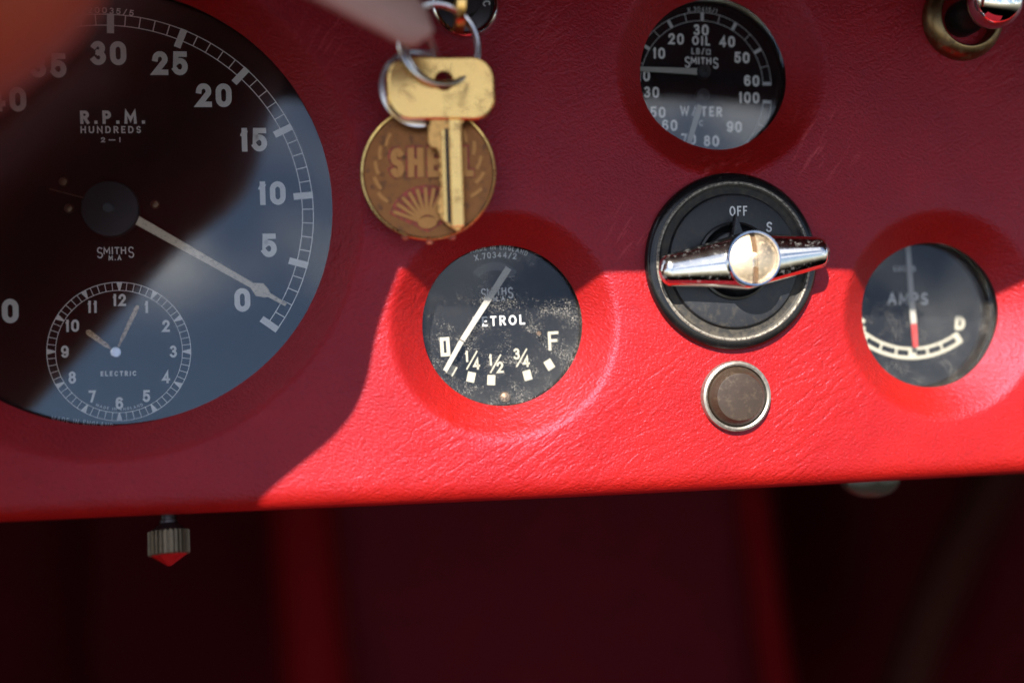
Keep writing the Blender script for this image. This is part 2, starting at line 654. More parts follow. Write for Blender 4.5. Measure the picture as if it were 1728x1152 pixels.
M_LEATHER = leather('red_leather', (.30, .0085, .0055), (.225, .0050, .0042),
                    [scuff(1395, 250, .017), scuff(1075, 390, .012), scuff(905, 45, .008), scuff(1240, 300, .014), scuff(560, 60, .012)])
M_STANDIN = leather('standin_tan', (.44, .10, .048), (.36, .07, .034))
M_COWL = leather('cowl_leather', (.10, .005, .007), (.08, .004, .006))
M_DIAL = plain('dial_black', (.0065, .0060, .0065), .75, var=.3, bump=.000006, bscale=2500, spec=.15)
M_DIALB = plain('dial_blue_black', (.0055, .0058, .0070), .75, var=.3, bump=.000006, bscale=2500, spec=.12)
M_WALL = plain('gauge_wall_black', (.012, .011, .011), .7, dirt=(.12, .09, .05), dirt_fac=.35)
M_PRINT = plain('dial_print', (.92, .87, .82), .7, var=.10, scale=900)
M_PRINT2 = plain('dial_print_grey', (.62, .61, .60), .7, var=.12, scale=900)
M_LUME = plain('aged_print', (.40, .37, .29), .7, var=.12, scale=900)
M_NEEDLE = plain('needle_cream', (.84, .70, .52), .55, var=.15, scale=500, dirt=(.20, .12, .07), dirt_fac=.5)
M_HAND = plain('clock_hand_gold', (.85, .60, .36), .5, var=.2, scale=900, dirt=(.22, .10, .04), dirt_fac=.8, dirt_rng=(.45, .6))
M_NWHITE = plain('needle_white', (.37, .345, .30), .5, var=.08)
M_NGREY = plain('needle_grey', (.24, .23, .22), .5, var=.1)
M_NRED = plain('needle_red', (.40, .03, .025), .5, var=.1)
M_HUB = plain('hub_black', (.010, .010, .012), .55, var=.2)
M_SCREW = plain('old_screw', (.16, .10, .06), .45, metal=.7, var=.3, dirt=(.05, .03, .02))
M_CHROME = plain('worn_chrome', (.74, .72, .70), .13, metal=1.0, var=.06, scale=330, bump=.000022, bscale=800, dirt=(.20, .17, .14), dirt_fac=.25, dirt_rng=(.56, .72))
M_CHROME2 = plain('clean_chrome', (.80, .80, .82), .07, metal=1.0, var=.05)
M_STEEL = plain('ring_steel', (.62, .60, .60), .22, metal=1.0, var=.12)
M_DULL = plain('dull_nickel', (.34, .31, .27), .42, metal=.85, var=.2, scale=500, dirt=(.12, .10, .08), dirt_fac=.5)
M_DUSTY = plain('dusty_black', (.016, .014, .012), .7, var=.4, scale=300, bump=.00006, bscale=1200, dirt=(.10, .082, .058), dirt_fac=.4, dirt_rng=(.45, .62))
M_NICKEL = plain('nickel_screw', (.72, .56, .38), .42, metal=1.0, var=.15, scale=500, dirt=(.34, .24, .13), dirt_fac=.5)
M_BRASS = plain('key_brass', (1.0, .57, .19), .24, metal=1.0, var=.16, scale=150, bump=.00002, bscale=1500, dirt=(.22, .11, .05), dirt_fac=.55, dirt_rng=(.54, .72))
M_KEYDARK = plain('key_cut_brass', (.72, .38, .12), .4, metal=1.0, var=.3, scale=500, dirt=(.06, .03, .015), dirt_fac=.7)
M_OLDBRASS = plain('old_brass', (.24, .16, .075), .36, metal=1.0, var=.3, scale=240, dirt=(.05, .035, .02), dirt_fac=.6)
M_BRONZE = plain('medal_bronze', (.25, .095, .028), .34, metal=.8, var=.3, scale=220, bump=.00004, bscale=900, dirt=(.10, .04, .02), dirt_fac=.6)
M_EDGE = plain('medal_edge', (.95, .58, .20), .28, metal=1.0, var=.2, scale=300, dirt=(.20, .09, .03), dirt_fac=.5)
M_BRONZE_R = plain('medal_relief', (.40, .175, .052), .34, metal=.85, var=.25, scale=400)
M_ENAMEL = plain('red_enamel', (.55, .05, .02), .4, var=.3, scale=600, dirt=(.16, .07, .03), dirt_fac=.8, dirt_rng=(.4, .6))
M_BAKE = plain('black_bakelite', (.006, .006, .0065), .22, var=.3, scale=200, bump=.00003, bscale=900, dirt=(.05, .04, .03), dirt_fac=.3, dirt_rng=(.56, .72))
M_PLATE = plain('switch_plate', (.008, .009, .012), .46, var=.3, scale=260, bump=.00003, bscale=900, dirt=(.09, .07, .045), dirt_fac=.30, dirt_rng=(.50, .72))
M_WORN = plain('worn_edge', (.30, .27, .22), .45, metal=.5, var=.3, scale=700, dirt=(.04, .035, .03), dirt_fac=.9, dirt_rng=(.46, .58))
M_BROWN = plain('brown_bakelite', (.030, .018, .011), .38, var=.2, scale=300, dirt=(.09, .06, .035), dirt_fac=.35)
M_KNURL = plain('knurled_brass', (.17, .13, .085), .42, metal=.9, var=.3, scale=900, dirt=(.07, .05, .035), dirt_fac=.6)
M_JEWEL, N_, L_, b_ = mat('red_jewel')
b_.inputs['Base Color'].default_value = rgb(.45, .012, .012)
b_.inputs['Roughness'].default_value = .12
b_.inputs['Transmission Weight'].default_value = .35
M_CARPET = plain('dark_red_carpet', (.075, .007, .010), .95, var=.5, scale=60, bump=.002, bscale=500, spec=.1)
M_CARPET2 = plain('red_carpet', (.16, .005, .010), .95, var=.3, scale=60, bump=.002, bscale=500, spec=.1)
M_ROLL = plain('red_trim', (.115, .0008, .0024), .8, spec=.1, var=.2, scale=40)
M_PIPE = plain('brown_pipe', (.035, .011, .007), .8, spec=.05, var=.3, scale=40)
M_PALE = plain('pale_lens', (.05, .047, .033), .3, var=.2, scale=200)
M_FOB = plain('grey_fob', (.52, .32, .28), .5, metal=.2, var=.15, scale=120)
M_DARKMET = plain('dark_metal', (.06, .05, .05), .35, metal=.8, var=.3)

# ------------------------------------------------------------------ gauge layout (photo pixels -> panel)
#            hole centre   hole radius  bowl width  bowl depth  irregular edge
LIP = -0.0065
BOWL = {
    'tach': ((186, 349), 369, 54, .0085, .003),
    'petrol': ((848, 549), 135.5, 52, .0085, .006),
    'oil': ((1204, 126), 127, 50, .0080, .016),
    'amps': ((1569, 531), 122, 50, .0080, .012),
}
HOLES = {}
for k, ((px, py), rpx, wpx, dep, irr) in BOWL.items():
    c = P(px, py, -dep)
    s = sc(px, py, -dep)
    HOLES[k] = dict(c=Vector((c.x, c.y)), r0=rpx * s, r1=(rpx + wpx) * s, d=dep, irr=irr, ph=random.uniform(0, 6))


def edge_r(h, a):
    return h['r0'] * (1 + h['irr'] * (.6 * math.sin(3 * a + h['ph']) + .4 * math.sin(5 * a + 2.1 * h['ph']) + .35 * math.sin(2 * a + .7 * h['ph'])))


def bottom_y(x):
    pts = [(0, 887), (430, 868), (864, 849), (1300, 828), (1728, 804)]
    q = [P(a, b) for a, b in pts]
    q = [(p.x, p.y) for p in q]
    if x <= q[0][0]:
        a, b = q[0], q[1]
    elif x >= q[-1][0]:
        a, b = q[-2], q[-1]
    else:
        for a, b in zip(q, q[1:]):
            if a[0] <= x <= b[0]:
                break
    return a[1] + (b[1] - a[1]) * (x - a[0]) / (b[0] - a[0])


X0, X1, YT = -.34, .40, .150
EDGE = .0065


def dash_z(x, y):
    z = 0.0
    for h in HOLES.values():
        dx, dy = x - h['c'].x, y - h['c'].y
        d = math.hypot(dx, dy)
        if d < h['r1'] * 1.25:
            r0 = edge_r(h, math.atan2(dy, dx))
            t = (d - r0) / (h['r1'] - r0)
            if t < 1.12:
                # a sloping bowl whose lip rolls over into the flat panel
                w = 1 - t
                k = .10
                f_ = .5 * (w + math.sqrt(w * w + k * k)) - .5 * (math.sqrt(.0144 + k * k) - .12)
                z = min(z, -h['d'] * max(0, min(1, f_)))
    e = y - bottom_y(x)
    if e < EDGE:
        e = max(e, 0)
        z -= EDGE - math.sqrt(max(0, EDGE ** 2 - (EDGE - e) ** 2))
    n = noise.noise(Vector((x * 28, y * 28, 3))) * .00045 + noise.noise(Vector((x * 90, y * 90, 8))) * .00012
    return z + n


def build_dash():
    pts, edges = [], []

    def loop(ps):
        o = len(pts)
        pts.extend(Vector(p) for p in ps)
        n = len(ps)
        edges.extend((o + i, o + (i + 1) % n) for i in range(n))
    # hole rims and rings
    for h in HOLES.values():
        seg = 300 if h['r0'] > .04 else 160
        loop([(h['c'].x + edge_r(h, a) * math.cos(a), h['c'].y + edge_r(h, a) * math.sin(a)) for a in (2 * math.pi * i / seg for i in range(seg))])
        for j in range(1, 17):
            t = j / 14
            for i in range(seg if j < 9 else seg // 2):
                a = 2 * math.pi * (i + .5 * (j % 2)) / (seg if j < 9 else seg // 2)
                r = edge_r(h, a) + (h['r1'] - edge_r(h, a)) * t
                q = Vector((h['c'].x + r * math.cos(a), h['c'].y + r * math.sin(a)))
                if q.y > bottom_y(q.x) + .009:
                    pts.append(q)
    # lower edge rows
    nb = 200
    xs = [X0 + (X1 - X0) * i / nb for i in range(nb + 1)]
    for e in (.0003, .0009, .0018, .003, .0045, .0065, .009):
        pts.extend(Vector((x, bottom_y(x) + e)) for x in xs[1:-1])
    o = len(pts)
    border = [(x, bottom_y(x)) for x in xs] + [(X1, YT), (X0, YT)]
    loop(border)
    # loose grid
    st = .0042
    y = -.08
    while y < YT - .002:
        x = X0 + .003
        while x < X1 - .002:
            q = Vector((x + random.uniform(-.001, .001), y + random.uniform(-.001, .001)))
            ok = q.y > bottom_y(q.x) + .0105
            for h in HOLES.values():
                if (q - h['c']).length < h['r1'] * 1.0 + .0065:
                    ok = False
            if ok:
                pts.append(q)
            x += st
        y += st
    v2, e2, f2, *_ = delaunay_2d_cdt(pts, edges, [], 0, 1e-7)
    mb = MB()
    faces = []
    for f in f2:
        c = sum((v2[i] for i in f), Vector((0, 0))) / len(f)
        if c.y < bottom_y(c.x):
            continue
        bad = False
        for h in HOLES.values():
            d = c - h['c']
            if d.length < edge_r(h, math.atan2(d.y, d.x)) * .9995:
                bad = True
        if not bad:
            faces.append(tuple(f))
    mb.add([(p.x, p.y, dash_z(p.x, p.y)) for p in v2], faces)
    # turned-under lower edge and the cut edge of the leather inside each hole
    lip = []
    for k, (dz, dy) in enumerate(((0, 0), (.003, .0006), (.008, .002), (.014, .004))):
        lip += [(x, bottom_y(x) + dy, dash_z(x, bottom_y(x)) - dz) for x in xs]
    n = len(xs)
    mb.add(lip, [(j * n + i, j * n + i + 1, (j + 1) * n + i + 1, (j + 1) * n + i) for j in range(3) for i in range(n - 1)])
    for h in HOLES.values():
        seg = 300 if h['r0'] > .04 else 160
        ring = []
        for dr, dz in ((0, 0), (.0002, .0006), (.0012, .0012)):
            for i in range(seg):
                a = 2 * math.pi * i / seg
                r = edge_r(h, a)
                x_, y_ = h['c'].x + r * math.cos(a), h['c'].y + r * math.sin(a)
                zz = dash_z(x_, y_)
                ring.append((h['c'].x + (r + dr) * math.cos(a), h['c'].y + (r + dr) * math.sin(a), zz - dz))
        mb.add(ring, [(j * seg + i, j * seg + (i + 1) % seg, (j + 1) * seg + (i + 1) % seg, (j + 1) * seg + i) for j in range(2) for i in range(seg)])
    mb.recalc = False
    o = mb.build('dashboard', M_LEATHER, smooth=True, angle=70)
    tag(o, 'red leather covered dashboard panel with padded hollows round its gauges', 'dashboard')


build_dash()

# ------------------------------------------------------------------ footwell under the panel, cowl and pad that shade it
fw = MB()
xa, xb, ya, yb, za, zb = X0, X1, -.58, YT - .006, -.80, -.016


def box(mb, x0, x1, y0, y1, z0, z1):
    v = [(x, y, z) for z in (z0, z1) for y in (y0, y1) for x in (x0, x1)]
    return mb.add(v, [(0, 2, 3, 1), (4, 5, 7, 6), (0, 1, 5, 4), (2, 6, 7, 3), (0, 4, 6, 2), (1, 3, 7, 5)])


box(fw, xa - .02, xb + .02, ya, yb, za - .02, za)
box(fw, xa - .02, xa - .002, ya, yb - .002, za, zb)
box(fw, xb + .002, xb + .02, ya, yb - .002, za, zb)
box(fw, xa - .02, xb + .02, yb, yb + .02, za, -.002)
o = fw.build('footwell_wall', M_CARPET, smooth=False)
o['kind'] = 'structure'
fl = MB()
box(fl, xa - .02, xb + .02, ya - .02, ya, za - .02, .25)
o = fl.build('footwell_floor', M_CARPET2, smooth=False)
o['kind'] = 'structure'


def footwell_things():
    z = -.52
    # central tunnel between the two red corner rolls
    a, b_, c_, d_ = P(520, 780, z), P(1275, 780, z), P(1330, 1300, z), P(560, 1300, z)
    t = thing('transmission_tunnel', 'dark maroon carpeted tunnel box in shadow below the dashboard', 'tunnel', (a + b_) / 2)
    og = (a + b_) / 2
    mb = MB()
    n = 8
    rows = []
    for i in range(n + 1):
        f = i / n
        l, r_ = a.lerp(d_, f), b_.lerp(c_, f)
        rows += [l - og + Vector((0, 0, -.14)), l - og, (l + r_) / 2 - og + Vector((0, 0, .006)), r_ - og, r_ - og + Vector((0, 0, -.14))]
    mb.add(rows, [(i * 5 + j, i * 5 + j + 1, i * 5 + j + 6, i * 5 + j + 5) for i in range(n) for j in range(4)])
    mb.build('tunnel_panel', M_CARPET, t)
    for name, p0, p1, w, lab in (('corner_roll', (500, 780), (545, 1320), .026, 'red rolled edge on the left of the tunnel'),
                                 ('corner_roll', (1262, 780), (1334, 1320), .012, 'narrow red rolled edge on the right of the tunnel')):
        q0, q1 = P(*p0, z + .012) - og, P(*p1, z + .050) - og
        pts = [q0.lerp(q1, i / 12) for i in range(13)]
        MB().tube(pts, w, 20).build(name, M_ROLL, t, label=lab)
    q0, q1 = P(1760, 700, -.36), P(1500, 1250, -.36)
    tb = MB().tube([(q0.lerp(q1, i / 10) - q0) + Vector((0, 0, -.02 * math.sin(i / 10 * math.pi))) for i in range(11)], .016, 16)
    o = tb.build('brace_tube', M_PIPE, m=M @ Matrix.Translation(q0))
    tag(o, 'blurred brown tube slanting through the shadow under the right of the dashboard', 'tube')


footwell_things()


def build_cowl():
    """padded edge above the panel: its lip shades the upper half of the panel"""
    H0 = .110
    prof = []
    lip = (.0994 + .009, H0)                       # centre of the lip roll (y, z)
    for i in range(13):
        a = R(140 - 280 * i / 12 - 90)
        prof.append((lip[0] + .009 * math.sin(a), lip[1] + .009 * math.cos(a)))
    top = [(YT + .030, .0), (YT + .030, .03)]
    bot = [(YT + .002, .03), (YT + .002, .0)]
    ring = top + [(YT + .005, .085)] + prof + [(YT - .018, .06)] + bot
    xs = [-.085 + (X1 + .03 + .085) * i / 24 for i in range(25)]
    mb = MB()
    n = len(ring)
    for x in xs:
        mb.v += [(x, y + .0008 * math.sin(x * 40), z) for (y, z) in ring]
    for i in range(len(xs) - 1):
        for j in range(n):
            k = (j + 1) % n
            mb.f.append((i * n + j, (i + 1) * n + j, (i + 1) * n + k, i * n + k))
    mb.f.append(tuple(range(n)))
    mb.f.append(tuple((len(xs) - 1) * n + j for j in range(n))[::-1])
    o = mb.build('cowl', M_COWL)
    tag(o, 'padded dark red cowl lip overhanging the top of the dashboard', 'cowl')
    # rounded pad at the left, out of focus in the top left corner
    H1 = .094  # stand-in for an unidentified blurred form, shaped to shade the panel's left
    path = [(-.060, .150), (-.072, .108), (-.0800, .085), (-.0845, .066), (-.0935, .0515), (-.119, .029), (-.165, -.022), (-.230, -.095)]
    sm = []
    for i in range(len(path) - 1):                 # Catmull-Rom through the edge points
        p0, p1, p2, p3 = [Vector(path[max(0, min(len(path) - 1, i + k))]) for k in (-1, 0, 1, 2)]
        for s in range(8):
            t_ = s / 8
            sm.append(.5 * ((2 * p1) + (-p0 + p2) * t_ + (2 * p0 - 5 * p1 + 4 * p2 - p3) * t_ ** 2 + (-p0 + 3 * p1 - 3 * p2 + p3) * t_ ** 3))
    sm.append(Vector(path[-1]))
    og = Vector((-.16, .09, .13))
    t = thing('standin_roll', 'out-of-focus orange-brown rounded pad crossing the top left corner', 'standin', og)
    RAD = .040
    rows = []
    for i, p in enumerate(sm):
        a = sm[max(0, i - 1)]
        b_ = sm[min(len(sm) - 1, i + 1)]
        d = (b_ - a).normalized()
        out = Vector((d.y, -d.x))                  # towards upper left
        if out.x > 0:
            out = -out
        out = (out * .45 + Vector((-.72, .69)) * .55).normalized()
        row = []
        for k in range(20):
            an = 2 * math.pi * k / 20
            q = p + out * (RAD - RAD * math.cos(an) + .001)
            row.append(Vector((q.x, q.y, H1 + .004 + RAD * .9 * math.sin(an))) - og)
        rows += row
    m_ = 20
    n_ = len(sm)
    mb = MB()
    mb.add(rows, [(i * m_ + k, i * m_ + (k + 1) % m_, (i + 1) * m_ + (k + 1) % m_, (i + 1) * m_ + k) for i in range(n_ - 1) for k in range(m_)]
           + [tuple(range(m_)), tuple((n_ - 1) * m_ + k for k in range(m_))[::-1]])
    mb.build('roll', M_STANDIN, t)
    mb = MB()  # unseen sheet added behind the roll to block sun from the panel's left
    outer = [(-.02, .29), (-.10, .30), (-.22, .27), (-.33, .18), (-.36, .05), (-.34, -.06), (-.25, -.08)]
    inner = [(-.10, .150), (-.125, .115), (-.135, .095), (-.150, .075), (-.170, .055), (-.205, .02), (-.25, -.06)]
    vs = []
    for a, b_ in zip(inner, outer):
        for f in (0, .33, .66, 1):
            p = Vector(a).lerp(Vector(b_), f)
            for dz in (-.006, .006):
                vs.append(Vector((p.x, p.y, H1 + .01 + .035 * f + dz)) - og)
    n = len(inner)
    fs = []
    for i in range(n - 1):
        for j in range(3):
            a = (i * 4 + j) * 2
            b2 = ((i + 1) * 4 + j) * 2
            fs.append((a, a + 2, b2 + 2, b2))
            fs.append((a + 1, b2 + 1, b2 + 3, a + 3))
    mb.add(vs, fs)
    mb.build('sun_blocker', M_STANDIN, t)


build_cowl()

# ------------------------------------------------------------------ gauges
ZG = -.0100          # glass front
ZD = -.0145          # dial face


def gauge_base(key, name, label, cat, zd, dial_mat, glass, wall_r=1.018, zg=ZG):
    h = HOLES[key]
    og = Vector((h['c'].x, h['c'].y, 0))
    t = thing(name, label, cat, og)
    rr = h['r0'] * (1 + h['irr']) + .0012
    MB().lathe([(rr + .0015, -h['d'] - .0012), (rr, -h['d'] - .0015), (rr, zd - .0015)], 128).build('rim', M_WALL, t)
    MB().lathe([(rr - .0002, zg - .0016), (rr - .0004, zd - .0002), (rr - .0004, zd - .001)], 128).build('inner_wall', M_WALL, t)
    fl_ = MB().lathe([(0, zd), (rr * .5, zd), (rr - .0001, zd), (rr - .0001, zd - .001)], 128)
    fl_.build('dial', dial_mat, t)
    g = MB().lathe([(0, zg + .0006), (rr * .4, zg + .0005), (rr * .8, zg + .0002), (rr - .0006, zg), (rr - .0006, zg - .0012), (rr * .5, zg - .0011), (0, zg - .001)], 96)
    g.build('glass', glass, t, angle=60)
    return t, og


def mk(og, z):
    """pixel -> (x, y) in the gauge's own frame on its dial plane, and the size of a pixel there"""
    def f(px, py):
        p = P(px, py, z) - og
        return (p.x, p.y)
    return f


# --- tachometer with clock
t, og = gauge_base('tach', 'tachometer', 'large black round tachometer with white numerals and an inset clock', 'tachometer', ZD, M_DIAL,
                   glass_mat('tach_glass', .001, .01, 1.74, .3, HOLES['tach']['r0']))
z = ZD + .0001
f = mk(og, z)
s = sc(187, 361, z)
C = f(187, 361)
A0, DA = R(-35.3), R(20.9)


def ang(v):
    return A0 + DA * v / 5


mb = flat(MB())
ro, ri, rm = 337 * s, 317 * s, 305 * s
mb.arcband(C, ro - 1.6 * s, ro, ang(0), ang(60), z, 200)
mb.arcband(C, ri, ri + 1.6 * s, ang(0), ang(60), z, 200)
for v in range(0, 61):
    a = ang(v)
    ca, sa = math.cos(a), math.sin(a)
    if v % 5 == 0:
        rr_ = (rm + ro) / 2
        mb.quad((C[0] + rr_ * ca, C[1] + rr_ * sa), ro - rm + s, 11.5 * s, a, z + LAYER * 2)
    else:
        rr_ = (ri + ro) / 2
        mb.quad((C[0] + rr_ * ca, C[1] + rr_ * sa), ro - ri, 1.7 * s, a, z + LAYER)
mb.build('speed_scale', M_PRINT, t, smooth=False)
for st, px, py in (('30', 183, 90), ('25', 287, 107), ('20', 361, 161), ('15', 428, 236), ('10', 459, 326), ('5', 454, 414), ('0', 409, 506),
                   ('35', 82, 111), ('40', 12, 168), ('45', -54, 243), ('50', -84, 333), ('55', -76, 428), ('60', 0, 525)):
    put('numeral', M_PRINT, t, st, f(px, py), 40.5 * s, 9.3 * s, z, R(1.5), gap=.16, wide=1.06)
put('lettering', M_PRINT, t, 'R.P.M.', f(190, 198), 22.5 * s, 5.2 * s, z, R(1.8), w=105 * s)
put('lettering', M_PRINT, t, 'HUNDREDS', f(187, 219), 12 * s, 2.3 * s, z, R(1.5), w=98 * s)
put('lettering', M_PRINT, t, '2_1', f(187, 236), 8.5 * s, 2 * s, z, R(1.5), w=32 * s)
smiths(flat(MB()), f(195, 426), 19 * s, 2.0 * s, 60 * s, z, R(1.5)).build('lettering', M_PRINT, t, smooth=False)
put('lettering', M_PRINT, t, 'M.A', f(194, 435), 8.5 * s, 1.8 * s, z, R(1.5), w=21 * s)
put('lettering', M_PRINT, t, 'X.20035/5', f(178, 18), 10 * s, 1.7 * s, z, R(0), w=92 * s, on_arc=(345 * s, 1))
put('lettering', M_PRINT, t, 'MADE IN ENGLAND', f(139, 712), 8 * s, 1.2 * s, z, R(-8), w=100 * s)
# needle, hub and screws
zn = ZD + .0022
p0 = Vector(mk(og, zn)(190, 348))
p1 = Vector(mk(og, zn)(483, 514))
d = (p1 - p0)
Ln = d.length
d.normalize()
n2 = Vector((-d.y, d.x))
prof = [(-.02, 8), (.10, 8), (.55, 6), (.80, 5), (.845, 12.5), (.885, 8), (.90, 4.2), (1.0, 3.2)]
out = [p0 + d * Ln * a - n2 * w * s for a, w in prof] + [p0 + d * Ln * a + n2 * w * s for a, w in reversed(prof)]
MB().prism([(q.x, q.y) for q in out], zn, zn + .0007, .0002).build('needle', M_NEEDLE, t, angle=20)
hc = mk(og, zn + .002)(185, 352)
hb = MB().lathe([(46.5 * s, zn - .0015), (46.5 * s, zn + .0016), (45 * s, zn + .0022), (20 * s, zn + .0026), (0, zn + .0026)], 64, (hc[0], hc[1], 0)).build('hub', M_HUB, t)
MB().lathe([(9 * s, zn + .0024), (9 * s, zn + .0032), (7 * s, zn + .0035), (0, zn + .0035)], 24, (hc[0], hc[1], 0)).build('hub_cap', M_HUB, hb)
for px, py in ((117, 352), (262, 345), (108, 307)):
    c = f(px, py)
    MB().lathe([(8 * s, ZD), (8 * s, ZD + .0004), (6 * s, ZD + .0009), (0, ZD + .0011)], 24, (c[0], c[1], 0)).build('screw', M_SCREW, t)
a_, b2 = f(84, 319), f(142, 334)
MB().tube([(a_[0], a_[1], ZD + .0004), (b2[0], b2[1], ZD + .0005)], .00022, 6).build('stop_wire', M_SCREW, t)
# clock
cc = f(201.5, 593)
tc = bpy.data.objects.new('clock', None)
tc.empty_display_size = .01
col.objects.link(tc)
tc.parent = t
tc['label'] = 'small electric clock inset low in the dial'
mb = flat(MB())
ro, ri = 117.5 * s, 102.5 * s
mb.arcband(cc, ro - 1.3 * s, ro, 0, 2 * math.pi, z, 120)
mb.arcband(cc, ri, ri + 1.1 * s, 0, 2 * math.pi, z, 120)
for i in range(60):
    a = R(90 - 6 * i)
    ca, sa = math.cos(a), math.sin(a)
    if i % 5 == 0:
        pts = [(ro, -5), (ro, 5), (ri, 1.0), (ri, -1.0)]
        mb.add([(cc[0] + r_ * ca - w * s * sa, cc[1] + r_ * sa + w * s * ca, z + LAYER * 2) for r_, w in pts], [(0, 1, 2, 3)])
    else:
        mb.quad((cc[0] + (ri + ro) / 2 * ca, cc[1] + (ri + ro) / 2 * sa), ro - ri, 1.15 * s, a, z + LAYER)
mb.build('minute_track', M_PRINT, tc, smooth=False)
for i in range(1, 13):
    a = R(90 - 30 * i)
    put('clock_numeral', M_PRINT, tc, str(i), (cc[0] + 88 * s * math.cos(a), cc[1] + 87 * s * math.sin(a)), 20.5 * s, 4.0 * s, z, R(.5), gap=.16)
put('clock_lettering', M_PRINT, tc, 'ELECTRIC', f(200, 630), 8.5 * s, 1.9 * s, z, R(.5), w=58 * s)
put('clock_lettering', M_PRINT2, tc, 'MADE IN ENGLAND', (cc[0], cc[1] - 97 * s), 5 * s, 1.0 * s, z, 0, w=78 * s, on_arc=(97 * s, -1))


def clock_hand(name, tip, wid, zz):
    a = Vector(mk(og, zz)(195.5, 594))
    b = Vector(mk(og, zz)(*tip))
    d = b - a
    L_ = d.length
    d.normalize()
    n = Vector((-d.y, d.x))
    pr = [(.10, 1.6), (.22, 1.8), (.30, wid * .8), (.85, wid), (.95, wid), (1.0, wid * .35)]
    o = [a + d * L_ * u - n * w * s for u, w in pr] + [a + d * L_ * u + n * w * s for u, w in reversed(pr)]
    MB().prism([(q.x, q.y) for q in o], zz, zz + .0003, .0001).build(name, M_HAND, tc, angle=20)


clock_hand('hour_hand', (146, 558), 4.6, ZD + .0014)
clock_hand('minute_hand', (233, 515), 3.8, ZD + .0020)
c = mk(og, ZD + .003)(195, 594)
MB().lathe([(11 * s, ZD + .0004), (11 * s, ZD + .0026), (9.5 * s, ZD + .0032), (8 * s, ZD + .0030), (8 * s, ZD + .0022), (0, ZD + .0022)], 32, (c[0], c[1], 0)).build('clock_hub', M_STEEL, tc)

# --- petrol gauge
t, og = gauge_base('petrol', 'petrol_gauge', 'dusty round petrol gauge with its needle at empty', 'gauge', ZD, M_DIALB,
                   glass_mat('petrol_glass', .0015, .32, 1.42, 1.7, HOLES['petrol']['r0']))
f = mk(og, z)
s = sc(845, 545, z)
put('lettering', M_PRINT2, t, 'PETROL', f(842, 541), 16.5 * s, 2.7 * s, z, R(3), w=88 * s)
smiths(flat(MB()), f(839, 495), 19 * s, 1.9 * s, 54 * s, z, R(3)).build('lettering', M_PRINT2, t, smooth=False)
put('lettering', M_PRINT2, t, 'M.A', f(842, 504), 8 * s, 1.6 * s, z, R(3), w=20 * s)
put('lettering', M_PRINT2, t, 'X.70344/2', f(836, 430), 10 * s, 1.4 * s, z, R(3), w=72 * s, on_arc=(160 * s, 1))
put('lettering', M_PRINT2, t, 'MADE IN ENGLAND', f(842, 417), 8 * s, 1.2 * s, z, R(-2), w=100 * s, on_arc=(136 * s, 1))
put('numeral', M_LUME, t, 'Z', f(751, 585), 32 * s, 6.0 * s, z, R(4), w=16.5 * s)
put('letter', M_LUME, t, 'F', f(934, 575), 32 * s, 4.8 * s, z, R(3), w=19 * s)
for num, den, px, py in (('1', '4', 796, 607), ('1', '2', 836, 613), ('3', '4', 880, 603)):
    c = f(px, py)
    mb = flat(MB())
    w_ = 5.5 * s if num == '1' else 11 * s
    text(mb, num, (c[0] - 8.5 * s, c[1] + 6 * s), 19 * s, 3.4 * s, z, R(3), w=w_)
    text(mb, den, (c[0] + 8.0 * s, c[1] - 6.5 * s), 19 * s, 3.4 * s, z, R(3), w=11.5 * s)
    mb.ribbon([(c[0] - 8 * s, c[1] - 15 * s), (c[0] + 8.5 * s, c[1] + 14 * s)], 2.4 * s, z + 7 * LAYER)
    mb.build('fraction', M_LUME, t, smooth=False)
for px, py, a in ((762, 624, -30), (795, 636, -12), (829, 641, -2), (890, 633, 15), (927, 615, 32)):
    c = f(px, py)
    flat(MB()).quad(c, 13.5 * s, 17 * s, R(a), z).build('level_mark', M_LUME, t, smooth=False)
c = f(836, 492)
MB().arcband(c, 36 * s, 50 * s, R(42), R(140), z - .00003, 30).build('dial_slot', M_HUB, t, smooth=False)
zn = ZD + .0024
fn = mk(og, zn)


def bar(p, q, w0, w1, z0, z1, fn_):
    a, b = Vector(fn_(*p)), Vector(fn_(*q))
    d = (b - a).normalized()
    n = Vector((-d.y, d.x))
    return [(v.x, v.y) for v in (a - n * w0, b - n * w1, b + n * w1, a + n * w0)]


MB().prism(bar((858, 452), (780, 574), 5.6 * s, 4.6 * s, 0, 0, fn), zn, zn + .0004, .0001).build('needle', M_NWHITE, t, angle=20)
MB().prism(bar((779, 575.5), (751, 626), 4.4 * s, 4.0 * s, 0, 0, fn), zn - .0002, zn + .0002, .0001).build('needle_tip', M_NWHITE, t, angle=20)
c = f(907, 563)
MB().lathe([(3 * s, ZD), (3 * s, ZD + .0022), (4.5 * s, ZD + .0024), (4.5 * s, ZD + .003), (3 * s, ZD + .0034), (0, ZD + .0034)], 16, (c[0], c[1], 0)).build('stop_pin', M_SCREW, t)
c = f(778, 573)
MB().lathe([(2.6 * s, ZD), (2.6 * s, ZD + .0012), (0, ZD + .0014)], 12, (c[0], c[1], 0)).build('stop_pin', M_SCREW, t)
c = f(852, 670)
MB().lathe([(10 * s, ZD), (10 * s, ZD + .0006), (8 * s, ZD + .0014), (4 * s, ZD + .0018), (0, ZD + .0019)], 28, (c[0], c[1], 0)).build('screw', M_SCREW, t)

